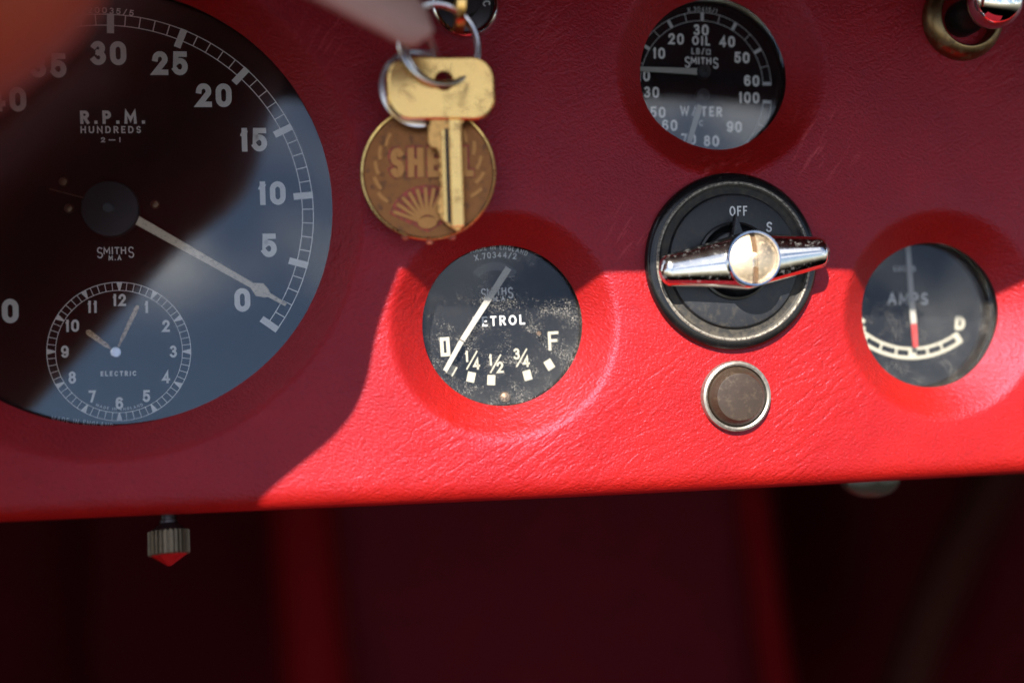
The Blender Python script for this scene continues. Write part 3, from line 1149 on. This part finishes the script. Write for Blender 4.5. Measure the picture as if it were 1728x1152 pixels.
# --- oil and water gauge
t, og = gauge_base('oil', 'oil_and_water_gauge', 'round combined oil pressure and water temperature gauge above the switch', 'gauge', ZD, M_DIALB,
                   glass_mat('oil_glass', .001, .01, 1.66, 4.1, HOLES['oil']['r0']))
f = mk(og, z)
s = sc(1200, 130, z)
mb = flat(MB())
Cu, Cl = f(1185, 142), f(1185, 165)
ro, ri = 121 * s, 106 * s
mb.arcband(Cu, ro - .9 * s, ro, R(2), R(178), z, 90)
mb.arcband(Cu, ri, ri + .9 * s, R(2), R(178), z, 90)
mb.arcband(Cl, ro - .9 * s, ro, R(-178), R(-2), z, 90)
mb.arcband(Cl, ri, ri + .9 * s, R(-178), R(-2), z, 90)
for i in range(13):
    a = R(2 + 176 * i / 12)
    w = (5.5 if i % 2 == 0 else 1.1) * s
    rr_ = (ro + ri) / 2
    mb.quad((Cu[0] + rr_ * math.cos(a), Cu[1] + rr_ * math.sin(a)), ro - ri, w, a, z + LAYER)
for a, w in ((-2, 5.5), (-23, 1.1), (-43, 5.5), (-58, 1.1), (-75, 5.5), (-90, 1.1), (-104, 5.5), (-128, 5.5), (-150, 5.5), (-178, 5.5)):
    a = R(a)
    mb.quad((Cl[0] + rr_ * math.cos(a), Cl[1] + rr_ * math.sin(a)), ro - ri, w * s, a, z + LAYER)
mb.build('scale', M_PRINT2, t, smooth=False)
for st, px, py in (('10', 1112, 90), ('20', 1141, 66), ('30', 1183, 51), ('40', 1227, 70.5), ('50', 1252, 97.5), ('60', 1268.5, 136.5), ('0', 1091, 128),
                   ('100', 1264, 165), ('30', 1099.5, 156), ('50', 1110, 189.5), ('60', 1130, 211.5), ('70', 1162, 235), ('80', 1200.5, 238), ('90', 1239, 214)):
    put('numeral', M_PRINT, t, st, f(px, py), 18.5 * s, 3.4 * s, z, 0, gap=.2)
put('lettering', M_PRINT, t, 'OIL', f(1183, 69), 15.5 * s, 2.9 * s, z, 0, w=31 * s)
put('lettering', M_PRINT2, t, 'LB/#', f(1183, 87), 10.5 * s, 1.8 * s, z, 0, w=33 * s)
smiths(flat(MB()), f(1184, 106), 18.5 * s, 2.1 * s, 58 * s, z).build('lettering', M_PRINT, t, smooth=False)
put('lettering', M_PRINT, t, 'WATER', f(1183, 188), 16.5 * s, 3.0 * s, z, 0, w=73 * s)
put('lettering', M_PRINT2, t, 'C', f(1183, 208), 10 * s, 1.7 * s, z, 0)
put('lettering', M_PRINT2, t, 'X.30415/1', f(1185, 16), 8 * s, 1.0 * s, z, 0, w=52 * s, on_arc=(124 * s, 1))
zn = ZD + .0016
fn = mk(og, zn)
MB().prism(bar((1180, 121.5), (1060, 116), 5.6 * s, 3.4 * s, 0, 0, fn), zn, zn + .0004, .0001).build('oil_needle', M_NWHITE, t, angle=20)
MB().prism(bar((1181, 178), (1159, 252), 5.0 * s, 4.4 * s, 0, 0, fn), zn, zn + .0004, .0001).build('water_needle', M_NWHITE, t, angle=20)
for px, py in ((1187, 121.5), (1185, 162)):
    c = fn(px, py)
    MB().lathe([(12 * s, ZD), (12 * s, zn + .0006), (10 * s, zn + .001), (5 * s, zn + .001), (4 * s, zn + .0006), (0, zn + .0006)], 32, (c[0], c[1], 0)).build('pivot_disc', M_HUB, t)

# --- ammeter
ZA = -.0185
t, og = gauge_base('amps', 'ammeter', 'round ammeter at the right with a red tipped needle', 'gauge', ZA, M_DIALB,
                   glass_mat('amps_glass', .0015, .14, 1.42, 7.7, HOLES['amps']['r0']), zg=-.0110)
z = ZA + .0001
f = mk(og, z)
s = sc(1545, 530, z)
C = f(1538, 448)
mb = flat(MB())
a0, a1 = R(-90 - 38), R(-90 + 35.2)
mb.arcband(C, 152.5 * s, 158.0 * s, a0, a1, z, 60)
mb.arcband(C, 138 * s, 142.5 * s, a0, a1, z, 60)
for px, w in ((1456, 5), (1483, 3.6), (1510.5, 3.6), (1540, 14), (1567, 3.6), (1592.5, 3.6), (1622, 9.5)):
    a = -math.pi / 2 + math.asin((px - 1538) / 149)
    mb.quad((C[0] + 148 * s * math.cos(a), C[1] + 148 * s * math.sin(a)), 19 * s, w * s, a, z + LAYER)
mb.build('scale', M_LUME, t, smooth=False)
put('charge_letter', M_LUME, t, 'D', f(1620, 545), 23.5 * s, 6.0 * s, z, R(-3), w=19 * s)
put('charge_letter', M_LUME, t, 'C', f(1452, 548), 23.5 * s, 6.0 * s, z, R(3), w=19 * s)
put('lettering', M_PRINT2, t, 'AMPS', f(1532, 504), 20 * s, 2.7 * s, z, 0, w=71 * s)
put('lettering', M_PRINT2, t, 'LUCAS', f(1526.5, 453), 8.5 * s, 1.3 * s, z, 0, w=38 * s)
zn = ZA + .0024
fn = mk(og, zn)
MB().prism(bar((1530.5, 405), (1538, 509.5), 4.6 * s, 5 * s, 0, 0, fn), zn, zn + .0004, .0001).build('needle', M_NGREY, t, angle=20)
MB().prism(bar((1538, 510), (1541.5, 546), 5 * s, 5 * s, 0, 0, fn), zn, zn + .0004, .0001).build('needle_middle', M_NWHITE, t, angle=20)
MB().prism(bar((1541.5, 546.5), (1544.5, 586), 5 * s, 4.2 * s, 0, 0, fn), zn, zn + .0004, .0001).build('needle_tip', M_NRED, t, angle=20)


# ------------------------------------------------------------------ rotary switch with chrome lever
def half_dome(mb, rad, h, z0, gap, floor, cx, cy, ang_):
    """slotted cap: two halves of a dome either side of a slot, and the slot floor"""
    Rs = (rad * rad + h * h) / (2 * h)
    ca, sa = math.cos(ang_), math.sin(ang_)

    def zz(x, y):
        return z0 + math.sqrt(max(0, Rs * Rs - x * x - y * y)) - (Rs - h)
    for sg in (-1, 1):
        nx, ny = 14, 20
        vs, fs = [], []
        for i in range(nx + 1):
            x = gap + (rad - gap) * math.sin(i / nx * math.pi / 2)
            yl = math.sqrt(max(0, rad * rad - x * x))
            for j in range(ny + 1):
                y = yl * math.sin((j / ny - .5) * math.pi)
                X, Y = sg * x, y
                vs.append((cx + X * ca - Y * sa, cy + X * sa + Y * ca, zz(x, y)))
        for i in range(nx):
            for j in range(ny):
                a = i * (ny + 1) + j
                fs.append((a, a + ny + 1, a + ny + 2, a + 1))
        o = len(vs)
        for j in range(ny + 1):
            v = vs[j]
            vs.append((v[0], v[1], floor))
        for j in range(ny):
            fs.append((j, j + 1, o + j + 1, o + j))
        mb.add(vs, fs)
    return mb


def build_switch():
    c0 = P(1233, 442, 0)
    s = sc(1233, 442, .002)
    t = thing('rotary_switch', 'round black rotary switch marked OFF with a chrome winged lever', 'switch', c0)
    ry = 1.0
    bz = MB().lathe([(150 * s, 0), (150 * s, .0012), (147 * s, .0022), (142 * s, .0028), (137 * s, .0030), (134.5 * s, .0031)], 128)
    bz.build('bezel', M_BAKE, t)
    MB().lathe([(134.5 * s, .00312), (132.5 * s, .0034), (130.0 * s, .0033), (128.5 * s, .0026)], 128).build('worn_ring', M_WORN, t)
    # dished face plate
    MB().lathe([(128.5 * s, .0026), (125 * s, .0021), (118 * s, .0022), (114.0 * s, .0024)], 128).build('dished_ring', M_DUSTY, t)
    MB().lathe([(114.0 * s, .0024), (111 * s, .0034), (108 * s, .0036), (66 * s, .0036)], 128).build('face_plate', M_PLATE, t)
    MB().lathe([(66 * s, .0036), (65 * s, .0046), (61 * s, .0048), (58 * s, .0042), (52 * s, .0038), (50 * s, .0058), (47 * s, .0060), (40 * s, .0060), (38 * s, .0085), (0, .0085)], 96).build('centre_boss', M_BAKE, t)
    zt = .0036 + .00006
    g = lambda px, py: tuple((P(px, py, zt) - c0).xy)
    put('lettering', M_PRINT2, t, 'OFF', g(1246, 356), 16.5 * s, 2.5 * s, zt, R(2), w=31 * s)
    put('lettering', M_PRINT2, t, 'S', g(1298, 383), 17.5 * s, 2.8 * s, zt, R(-6), w=10.5 * s)
    # pointer beak
    zp = .0058
    q = [tuple((P(px, py, zp) - c0).xy) for px, py in ((1222, 412), (1258, 409), (1254, 396), (1238, 362), (1230, 398))]
    MB().prism(q, zp, zp + .0022, .0006).build('pointer', M_BAKE, t, angle=20)
    # lever: ridge-backed wings tapering to rounded ends
    zl = .0088
    a, b_ = P(1112, 458, zl) - c0, P(1399, 424, zl) - c0
    bc = P(1267, 437, zl + .003) - c0
    s2 = sc(1267, 437, zl)
    d = (b_ - a).normalized()
    n = Vector((-d.y, d.x, 0))
    L_ = (b_ - a).length
    ub = (bc - a).dot(d) / L_
    st = 44
    m_ = 17
    vs, fs = [], []
    for i in range(st + 1):
        u = .5 - .5 * math.cos(math.pi * i / st)
        e = min(u, 1 - u) * L_
        k = (u / ub) if u < ub else (1 - u) / (1 - ub)
        w = (24 + 25 * k ** 1.1) * s2
        re = 15 * s2
        if e < re:
            w *= math.sqrt(max(.0, 1 - (1 - e / re) ** 2)) * .999 + .001
        hh = (.0029 + .0021 * k) * min(1, .25 + .75 * (e / re) ** .6 if e < re else 1)
        cen = a + d * (u * L_)
        base = a.lerp(b_, u)
        for j in range(m_):
            v = -1 + 2 * j / (m_ - 1)
            zz = zl + hh * (.82 * (1 - abs(v) ** 2.6) ** .6 + .18 * (1 - abs(v)))
            vs.append(Vector((cen.x, cen.y, 0)) + n * (v * w) + Vector((0, 0, zz)))
        for v in (.94, .35, -.35, -.94):
            vs.append(Vector((cen.x, cen.y, 0)) + n * (v * w) + Vector((0, 0, zl - .0012 * min(1, e / re + .1))))
    mm = m_ + 4
    for i in range(st):
        for j in range(mm):
            k = (j + 1) % mm
            fs.append((i * mm + j, i * mm + k, (i + 1) * mm + k, (i + 1) * mm + j))
    MB().add(vs, fs).build('lever', M_CHROME, t, angle=32)
    # collar and slotted cap screw
    cx, cy = bc.x, bc.y
    MB().lathe([(44 * s2, zl - .0010), (46 * s2, zl + .0040), (46.5 * s2, zl + .0052), (45 * s2, zl + .0060), (42.5 * s2, zl + .0060), (41.5 * s2, zl + .0052), (41.0 * s2, zl + .0035)], 72, (cx, cy, 0)).build('collar', M_CHROME2, t)
    mb = MB()
    half_dome(mb, 41 * s2, .0017, zl + .0050, 4.6 * s2, zl + .0044, cx, cy, R(4))
    cp = mb.build('cap_screw', M_NICKEL, t, angle=50)
    MB().lathe([(0, zl + .0047), (40.5 * s2, zl + .0045)], 48, (cx, cy, 0)).build('slot_floor', M_SCREW, cp)


build_switch()

# ------------------------------------------------------------------ push button
c0 = P(1240, 668, 0)
s = sc(1240, 668, .001)
t = thing('push_button', 'small brown push button in a chrome ring under the rotary switch', 'button', c0)
MB().lathe([(60.0 * s, 0), (60.0 * s, .0014), (58.5 * s, .0022), (55 * s, .0025), (52 * s, .0022), (51 * s, .0012), (51 * s, .0004)], 72).build('ring', M_DULL, t)
MB().lathe([(50.6 * s, .0003), (50.4 * s, .0018), (48.5 * s, .0026), (41 * s, .0042), (39.5 * s, .0046), (37 * s, .0047), (0, .0048)], 72).build('cap', M_BROWN, t, angle=30)

# ------------------------------------------------------------------ pull knob, top right
c0 = P(1622, 34, 0)
s = sc(1622, 34, .002)
t = thing('pull_knob', 'chrome ball pull knob in a dark brass collar at the top right', 'knob', c0)
MB().lathe([(70 * s, 0), (70 * s, .0012), (66 * s, .0030), (55 * s, .0048), (52 * s, .0049), (50 * s, .0046), (49 * s, .0015), (49 * s, -.002), (30 * s, -.002)], 80).build('collar', M_OLDBRASS, t)
kc = P(1676, 6, .0170) - c0
MB().lathe([(30 * s, -.004), (30 * s, .0035), (26 * s, .0060), (20 * s, .0090), (20 * s, .0150)], 40).build('stem', M_DARKMET, t)
s2 = sc(1676, 6, .017)
pr = [(46 * s2 * math.sin(R(a)), .0170 + 46 * s2 * -math.cos(R(a)) * .92) for a in range(24, 181, 6)]
MB().lathe(pr, 56).build('ball', M_CHROME2, t)

# ------------------------------------------------------------------ knurled lamp under the lower edge
c0 = P(284, 873, -.009)
s = sc(284, 905, -.009)
rot = Matrix.Rotation(R(5), 4, 'Z') @ Matrix.Rotation(R(74), 4, 'X')      # local z runs down, tipped a little forward
t = thing('warning_lamp', 'knurled brass warning lamp with a red jewel under the dashboard edge', 'lamp', c0, rot=rot)
MB().lathe([(13 * s, -.010), (13 * s, .0006), (15 * s, .0008), (15 * s, .0016), (19 * s, .0022), (29 * s, .0036), (31 * s, .0040)], 40).build('neck', M_DARKMET, t)
gear = []
for i in range(26):
    for fr, rr_ in ((.0, 33.5), (.40, 33.5), (.55, 29.5), (.85, 29.5)):
        a = 2 * math.pi * (i + fr) / 26
        gear.append((rr_ * s * math.cos(a), rr_ * s * math.sin(a)))
MB().prism(gear, .0038, .0104, .0003).build('knurled_body', M_KNURL, t, smooth=False)
MB().lathe([(29 * s, .0104), (27 * s, .0108), (3 * s, .0134), (0, .0135)], 10).build('jewel', M_JEWEL, t, smooth=False)

c0 = P(1462, 806, -.030)
s = sc(1462, 806, -.030)
t = thing('hidden_knob', 'pale round knob just showing under the right of the dashboard edge', 'knob', c0)
MB().lathe([(48 * s, 0), (50 * s, .002), (46 * s, .005), (30 * s, .007), (0, .0078)], 40, sy=.62).build('knob_cap', M_PALE, t)
MB().lathe([(14 * s, -.03), (14 * s, 0.001)], 20).build('shaft', M_DARKMET, t)

# ------------------------------------------------------------------ ignition lock and keys
c0 = P(784, 10, 0)
s = sc(784, 10, .002)
t = thing('ignition_lock', 'round chrome ignition lock at the top with a key in it', 'lock', c0)
MB().lathe([(58 * s, 0), (58 * s, .0018), (56 * s, .0028), (53 * s, .0032), (49 * s, .0030), (47 * s, .0022)], 72).build('lock_ring', M_CHROME2, t)
MB().lathe([(47 * s, .0022), (46 * s, .0016), (40 * s, .0018), (24 * s, .0020), (22 * s, .0034), (0, .0035)], 72).build('lock_face', M_DARKMET, t)
g = lambda px, py: tuple((P(px, py, .0021) - c0).xy)
put('lettering', M_PRINT2, t, 'N', g(741, 6), 13 * s, 2 * s, .0021, R(70))
put('lettering', M_PRINT2, t, 'C', g(821, 6), 13 * s, 2 * s, .0021, R(-70))

kz = .012
a = P(775, 8, kz)
t = thing('ignition_key', 'brass key seen edge on in the ignition lock', 'key', a)
s = sc(775, 8, kz)
outl = [(-.011, -.004)] + [(.0115 * math.cos(R(an)) * .9, .0115 * math.sin(R(an))) for an in range(-60, 241, 15)]
mb = MB()
# bow standing out of the lock, in the plane of y and z
bow = []
for an in range(0, 360, 15):
    bow.append((.0085 * math.cos(R(an)), .0075 + .0075 * math.sin(R(an))))
n = len(bow)
for dx in (-.0011, .0011):
    mb.v += [(dx, y, zz - .0055) for y, zz in bow]
mb.f += [(i, (i + 1) % n, n + (i + 1) % n, n + i) for i in range(n)] + [tuple(range(n)), tuple(range(n, 2 * n))[::-1]]
mb.build('bow', M_BRASS, t, angle=30)
MB().prism([(-.0011, -.0035), (.0011, -.0035), (.0011, .0035), (-.0011, .0035)], -.0102, -.0045).build('shank', M_BRASS, t, smooth=False)


def ring_pts(c, rx, ry, tilt_ax, tilt, n=64, twist=0.0):
    rot_ = Matrix.Rotation(tilt, 3, tilt_ax)
    return [Vector(c) + rot_ @ Vector((rx * math.cos(2 * math.pi * i / n), ry * math.sin(2 * math.pi * i / n), twist * math.sin(math.pi * i / n))) for i in range(n)]


zr = .0185
s = sc(742, 76, zr)
cA = P(742, 74, zr)
t = thing('split_ring', 'bright steel split ring holding the brass key to the ignition key', 'key ring', cA)
MB().tube(ring_pts((0, 0, 0), 70 * s, 68 * s, 'Y', R(16)), .00085, 10, True).build('coil', M_STEEL, t)
MB().tube(ring_pts((.0006, .0002, -.0019), 67 * s, 67 * s, 'Y', R(20)), .00085, 10, True).build('coil', M_STEEL, t)

zc = .0125
s = sc(704, 152, zc)
t = thing('flat_ring', 'flat steel ring behind the brass key carrying the medallion', 'key ring', P(704, 150, zc))
MB().lathe([(56 * s, -.0005), (65 * s, -.0005), (66 * s, 0), (65 * s, .0006), (57 * s, .0006), (56 * s, 0), (56 * s, -.0005)], 72, rot=Matrix.Rotation(R(10), 3, 'Y')).build('band', M_STEEL, t)

# medallion
zm = .0085
c0 = P(723, 292, zm)
s = sc(723, 292, zm)
rot = Matrix.Rotation(R(-6), 4, 'Y') @ Matrix.Rotation(R(3), 4, 'Z')
t = thing('medallion', 'round bronze key fob medallion with a shell emblem and raised lettering', 'medallion', c0, rot=rot)
MB().lathe([(0, -.0012), (110 * s, -.0012), (114 * s, -.0008), (114.5 * s, .0006), (112.5 * s, .0010), (109.5 * s, .0009), (108 * s, .0003), (60 * s, .0003), (0, .00032)], 96).build('disc', M_BRONZE, t)
MB().lathe([(114.0 * s, .0007), (112.5 * s, .00115), (110.0 * s, .0010), (108.6 * s, .0004)], 96).build('raised_edge', M_EDGE, t)
mb = MB()
text(mb, 'SHELL', (7 * s, 17 * s), 50 * s, 11 * s, .0003, R(-2), w=140 * s, depth=.00045)
mb.build('raised_letters', M_BRONZE_R, t, smooth=False)
mb = MB()
text(mb, 'SHELL', (6.0 * s, 18.5 * s), 55 * s, 16 * s, .00025, R(-2), w=146 * s, depth=.0001)
mb.build('letter_enamel', M_ENAMEL, t, smooth=False)
fc = (-6 * s, -86 * s)
vs_ = []
for i in range(11):
    a = R(90 + (i - 5) * 13.5)
    MB().ribbon([(fc[0] + 18 * s * math.cos(a), fc[1] + 18 * s * math.sin(a)), (fc[0] + 58 * s * math.cos(a), fc[1] + 58 * s * math.sin(a))], 6 * s, .0003 + i * LAYER, depth=.0005).build('shell_rib', M_BRONZE_R, t, smooth=False)
mb = MB()
fan = [(fc[0] + 66 * s * math.cos(R(a)), fc[1] + 66 * s * math.sin(R(a))) for a in range(18, 163, 8)]
fan += [(fc[0] - 20 * s, fc[1] - 4 * s), (fc[0], fc[1] - 14 * s), (fc[0] + 20 * s, fc[1] - 4 * s)]
mb.prism(fan, .00028, .00036)
mb.build('shell_enamel', M_ENAMEL, t, smooth=False)
MB().prism([(fc[0] + 17 * s * math.cos(R(a)), fc[1] + 2 * s + 11 * s * math.sin(R(a))) for a in range(0, 360, 30)], .0003, .0007, .0001).build('shell_base', M_BRONZE_R, t, smooth=False)
for sg in (-1, 1):
    for i in range(5):
        a = R(90 + sg * (48 + i * 17))
        r_ = 88 * s
        x, y = r_ * math.cos(a), r_ * math.sin(a)
        th = a + R(65) * -sg + (R(180) if sg < 0 else 0)
        dx, dy = math.cos(th) * 9 * s, math.sin(th) * 9 * s
        MB().ribbon([(x - dx, y - dy), (x, y), (x + dx * .9 + dy * .2, y + dy * .9 - dx * .2)], 6 * s, .0003, depth=.0004).build('laurel_leaf', M_BRONZE_R, t, smooth=False)
for px in (-44, -4, 34):  # small red bumps along the lower rim
    y = -math.sqrt(112 ** 2 - px ** 2)
    MB().lathe([(7 * s, -.0010), (7 * s, .0004), (5 * s, .0007), (0, .0008)], 12, (px * s, (y - 2) * s, 0)).build('edge_bump', M_ENAMEL, t)

# brass key
zk = .0160
c0 = P(746, 150, zk)
s = sc(746, 150, zk)
rot = Matrix.Rotation(R(1.5), 4, 'Z') @ Matrix.Rotation(R(4), 4, 'X')
t = thing('brass_key', 'brass key with a wide rounded bow hanging over the medallion', 'key', c0, rot=rot)


def rrect(w, h, r_, n=8):
    o = []
    for cx, cy, a in ((w - r_, h - r_, 0), (-w + r_, h - r_, 90), (-w + r_, -h + r_, 180), (w - r_, -h + r_, 270)):
        for i in range(n + 1):
            an = R(a + 90 * i / n)
            o.append((cx + r_ * math.cos(an), cy + r_ * math.sin(an)))
    return o


def plate_with_hole(outer, hc, hr, z0, z1, bev):
    """plate with a round hole; outer must be star shaped about the hole"""
    n = 96
    mb = MB()
    Vo = [Vector(p) for p in outer]
    ro_ = []
    for i in range(n):
        a = 2 * math.pi * i / n
        d = Vector((math.cos(a), math.sin(a)))
        best = None
        for p, q in zip(Vo, Vo[1:] + Vo[:1]):
            e = q - p
            den = d.x * e.y - d.y * e.x
            if abs(den) < 1e-12:
                continue
            w = p - Vector(hc)
            tt = (w.x * e.y - w.y * e.x) / den
            uu = (w.x * d.y - w.y * d.x) / den
            if tt > 0 and -1e-6 <= uu <= 1 + 1e-6:
                best = tt if best is None else max(best, tt)
        ro_.append(best)
    rings = []
    for r_, zz in ((hr, z0), (hr, z1 - bev * .5), (hr + bev * .5, z1)):
        rings.append([(hc[0] + r_ * math.cos(2 * math.pi * i / n), hc[1] + r_ * math.sin(2 * math.pi * i / n), zz) for i in range(n)])
    for k, zz in ((-bev, z1), (0, z1 - bev), (0, z0)):
        rings.append([(hc[0] + (ro_[i] + k) * math.cos(2 * math.pi * i / n), hc[1] + (ro_[i] + k) * math.sin(2 * math.pi * i / n), zz) for i in range(n)])
    for r_ in rings:
        mb.v += r_
    m_ = len(rings)
    for j in range(m_):
        k = (j + 1) % m_
        for i in range(n):
            l = (i + 1) % n
            mb.f.append((j * n + i, j * n + l, k * n + l, k * n + i))
    return mb


bow = [(x - 1 * s, y) for x, y in rrect(90 * s, 52 * s, 36 * s)]
plate_with_hole(bow, (3 * s, 12 * s), 15 * s, -.0011, .0011, .0006).build('bow', M_BRASS, t, angle=25)
# raised stop, stem and blade with its cuts
bl = [(-22, -50), (-23, -60), (-25, -64), (-25, -92), (-20, -99), (-12, -99), (-9, -108), (-6, -114), (-9, -121), (-6, -128), (-9, -136), (-5, -145), (-8, -153), (-5, -162),
      (-8, -172), (-8, -184), (-12, -190), (-12, -206), (-6, -219), (4, -229), (14, -236), (22, -240), (33, -230), (34, -222), (32, -60), (38, -50)]
bl = [(x * s, y * s) for x, y in bl]
MB().prism(bl[::1], -.0010, .0004, .0002).build('blade', M_KEYDARK, t, smooth=False)
MB().prism([(11 * s, -232 * s), (32.5 * s, -231 * s), (30 * s, -51 * s), (9 * s, -51 * s)], .0003, .0011, .0003).build('blade_rib', M_BRASS, t, smooth=False)
MB().prism([(-2 * s, -222 * s), (4.5 * s, -226 * s), (3 * s, -68 * s), (-3.5 * s, -68 * s)], .0003, .0008, .0002).build('blade_ridge', M_BRASS, t, smooth=False)

MB().prism([(4.8 * s, -224 * s), (10.6 * s, -229 * s), (8.7 * s, -66 * s), (3.3 * s, -66 * s)], .00035, .00046).build('groove_shade', M_HUB, t, smooth=False)  # dark strip painted in as the shade inside the groove

# grey fob hanging towards the camera at the top
z0_, z1_ = .070, .040
p, q = P(460, -94, z0_), P(702, 42, z1_)
t = thing('key_fob', 'out-of-focus pinkish grey metal fob slanting in from the top', 'key fob', q)
d = (p - q)
L_ = d.length
d.normalize()
sd = d.cross(Vector((0, 0, 1))).normalized()
up = sd.cross(d).normalized()
mb = MB()
m_ = 16
st = 14
vs, fs = [], []
for i in range(st + 1):
    u = i / st
    w = .0064 * (1 if u > .18 else math.sqrt(max(0.02, 1 - ((.18 - u) / .18) ** 2)))
    for k in range(m_):
        a = 2 * math.pi * k / m_
        vs.append(d * (L_ * u - .004) + sd * (w * math.copysign(abs(math.cos(a)) ** .7, math.cos(a))) + up * (.0022 * math.copysign(abs(math.sin(a)) ** .7, math.sin(a))))
for i in range(st):
    for k in range(m_):
        l = (k + 1) % m_
        fs.append((i * m_ + k, i * m_ + l, (i + 1) * m_ + l, (i + 1) * m_ + k))
fs += [tuple(range(m_)), tuple(st * m_ + k for k in range(m_))[::-1]]
mb.add(vs, fs).build('fob_bar', M_FOB, t, angle=40)
e0 = P(706, 92, .027) - q
MB().tube([d * .003, d * -.004 + Vector((.0006, -.001, -.002)), d * -.006 + Vector((.001, -.003, -.006)), e0], .0008, 8).build('link', M_STEEL, t)
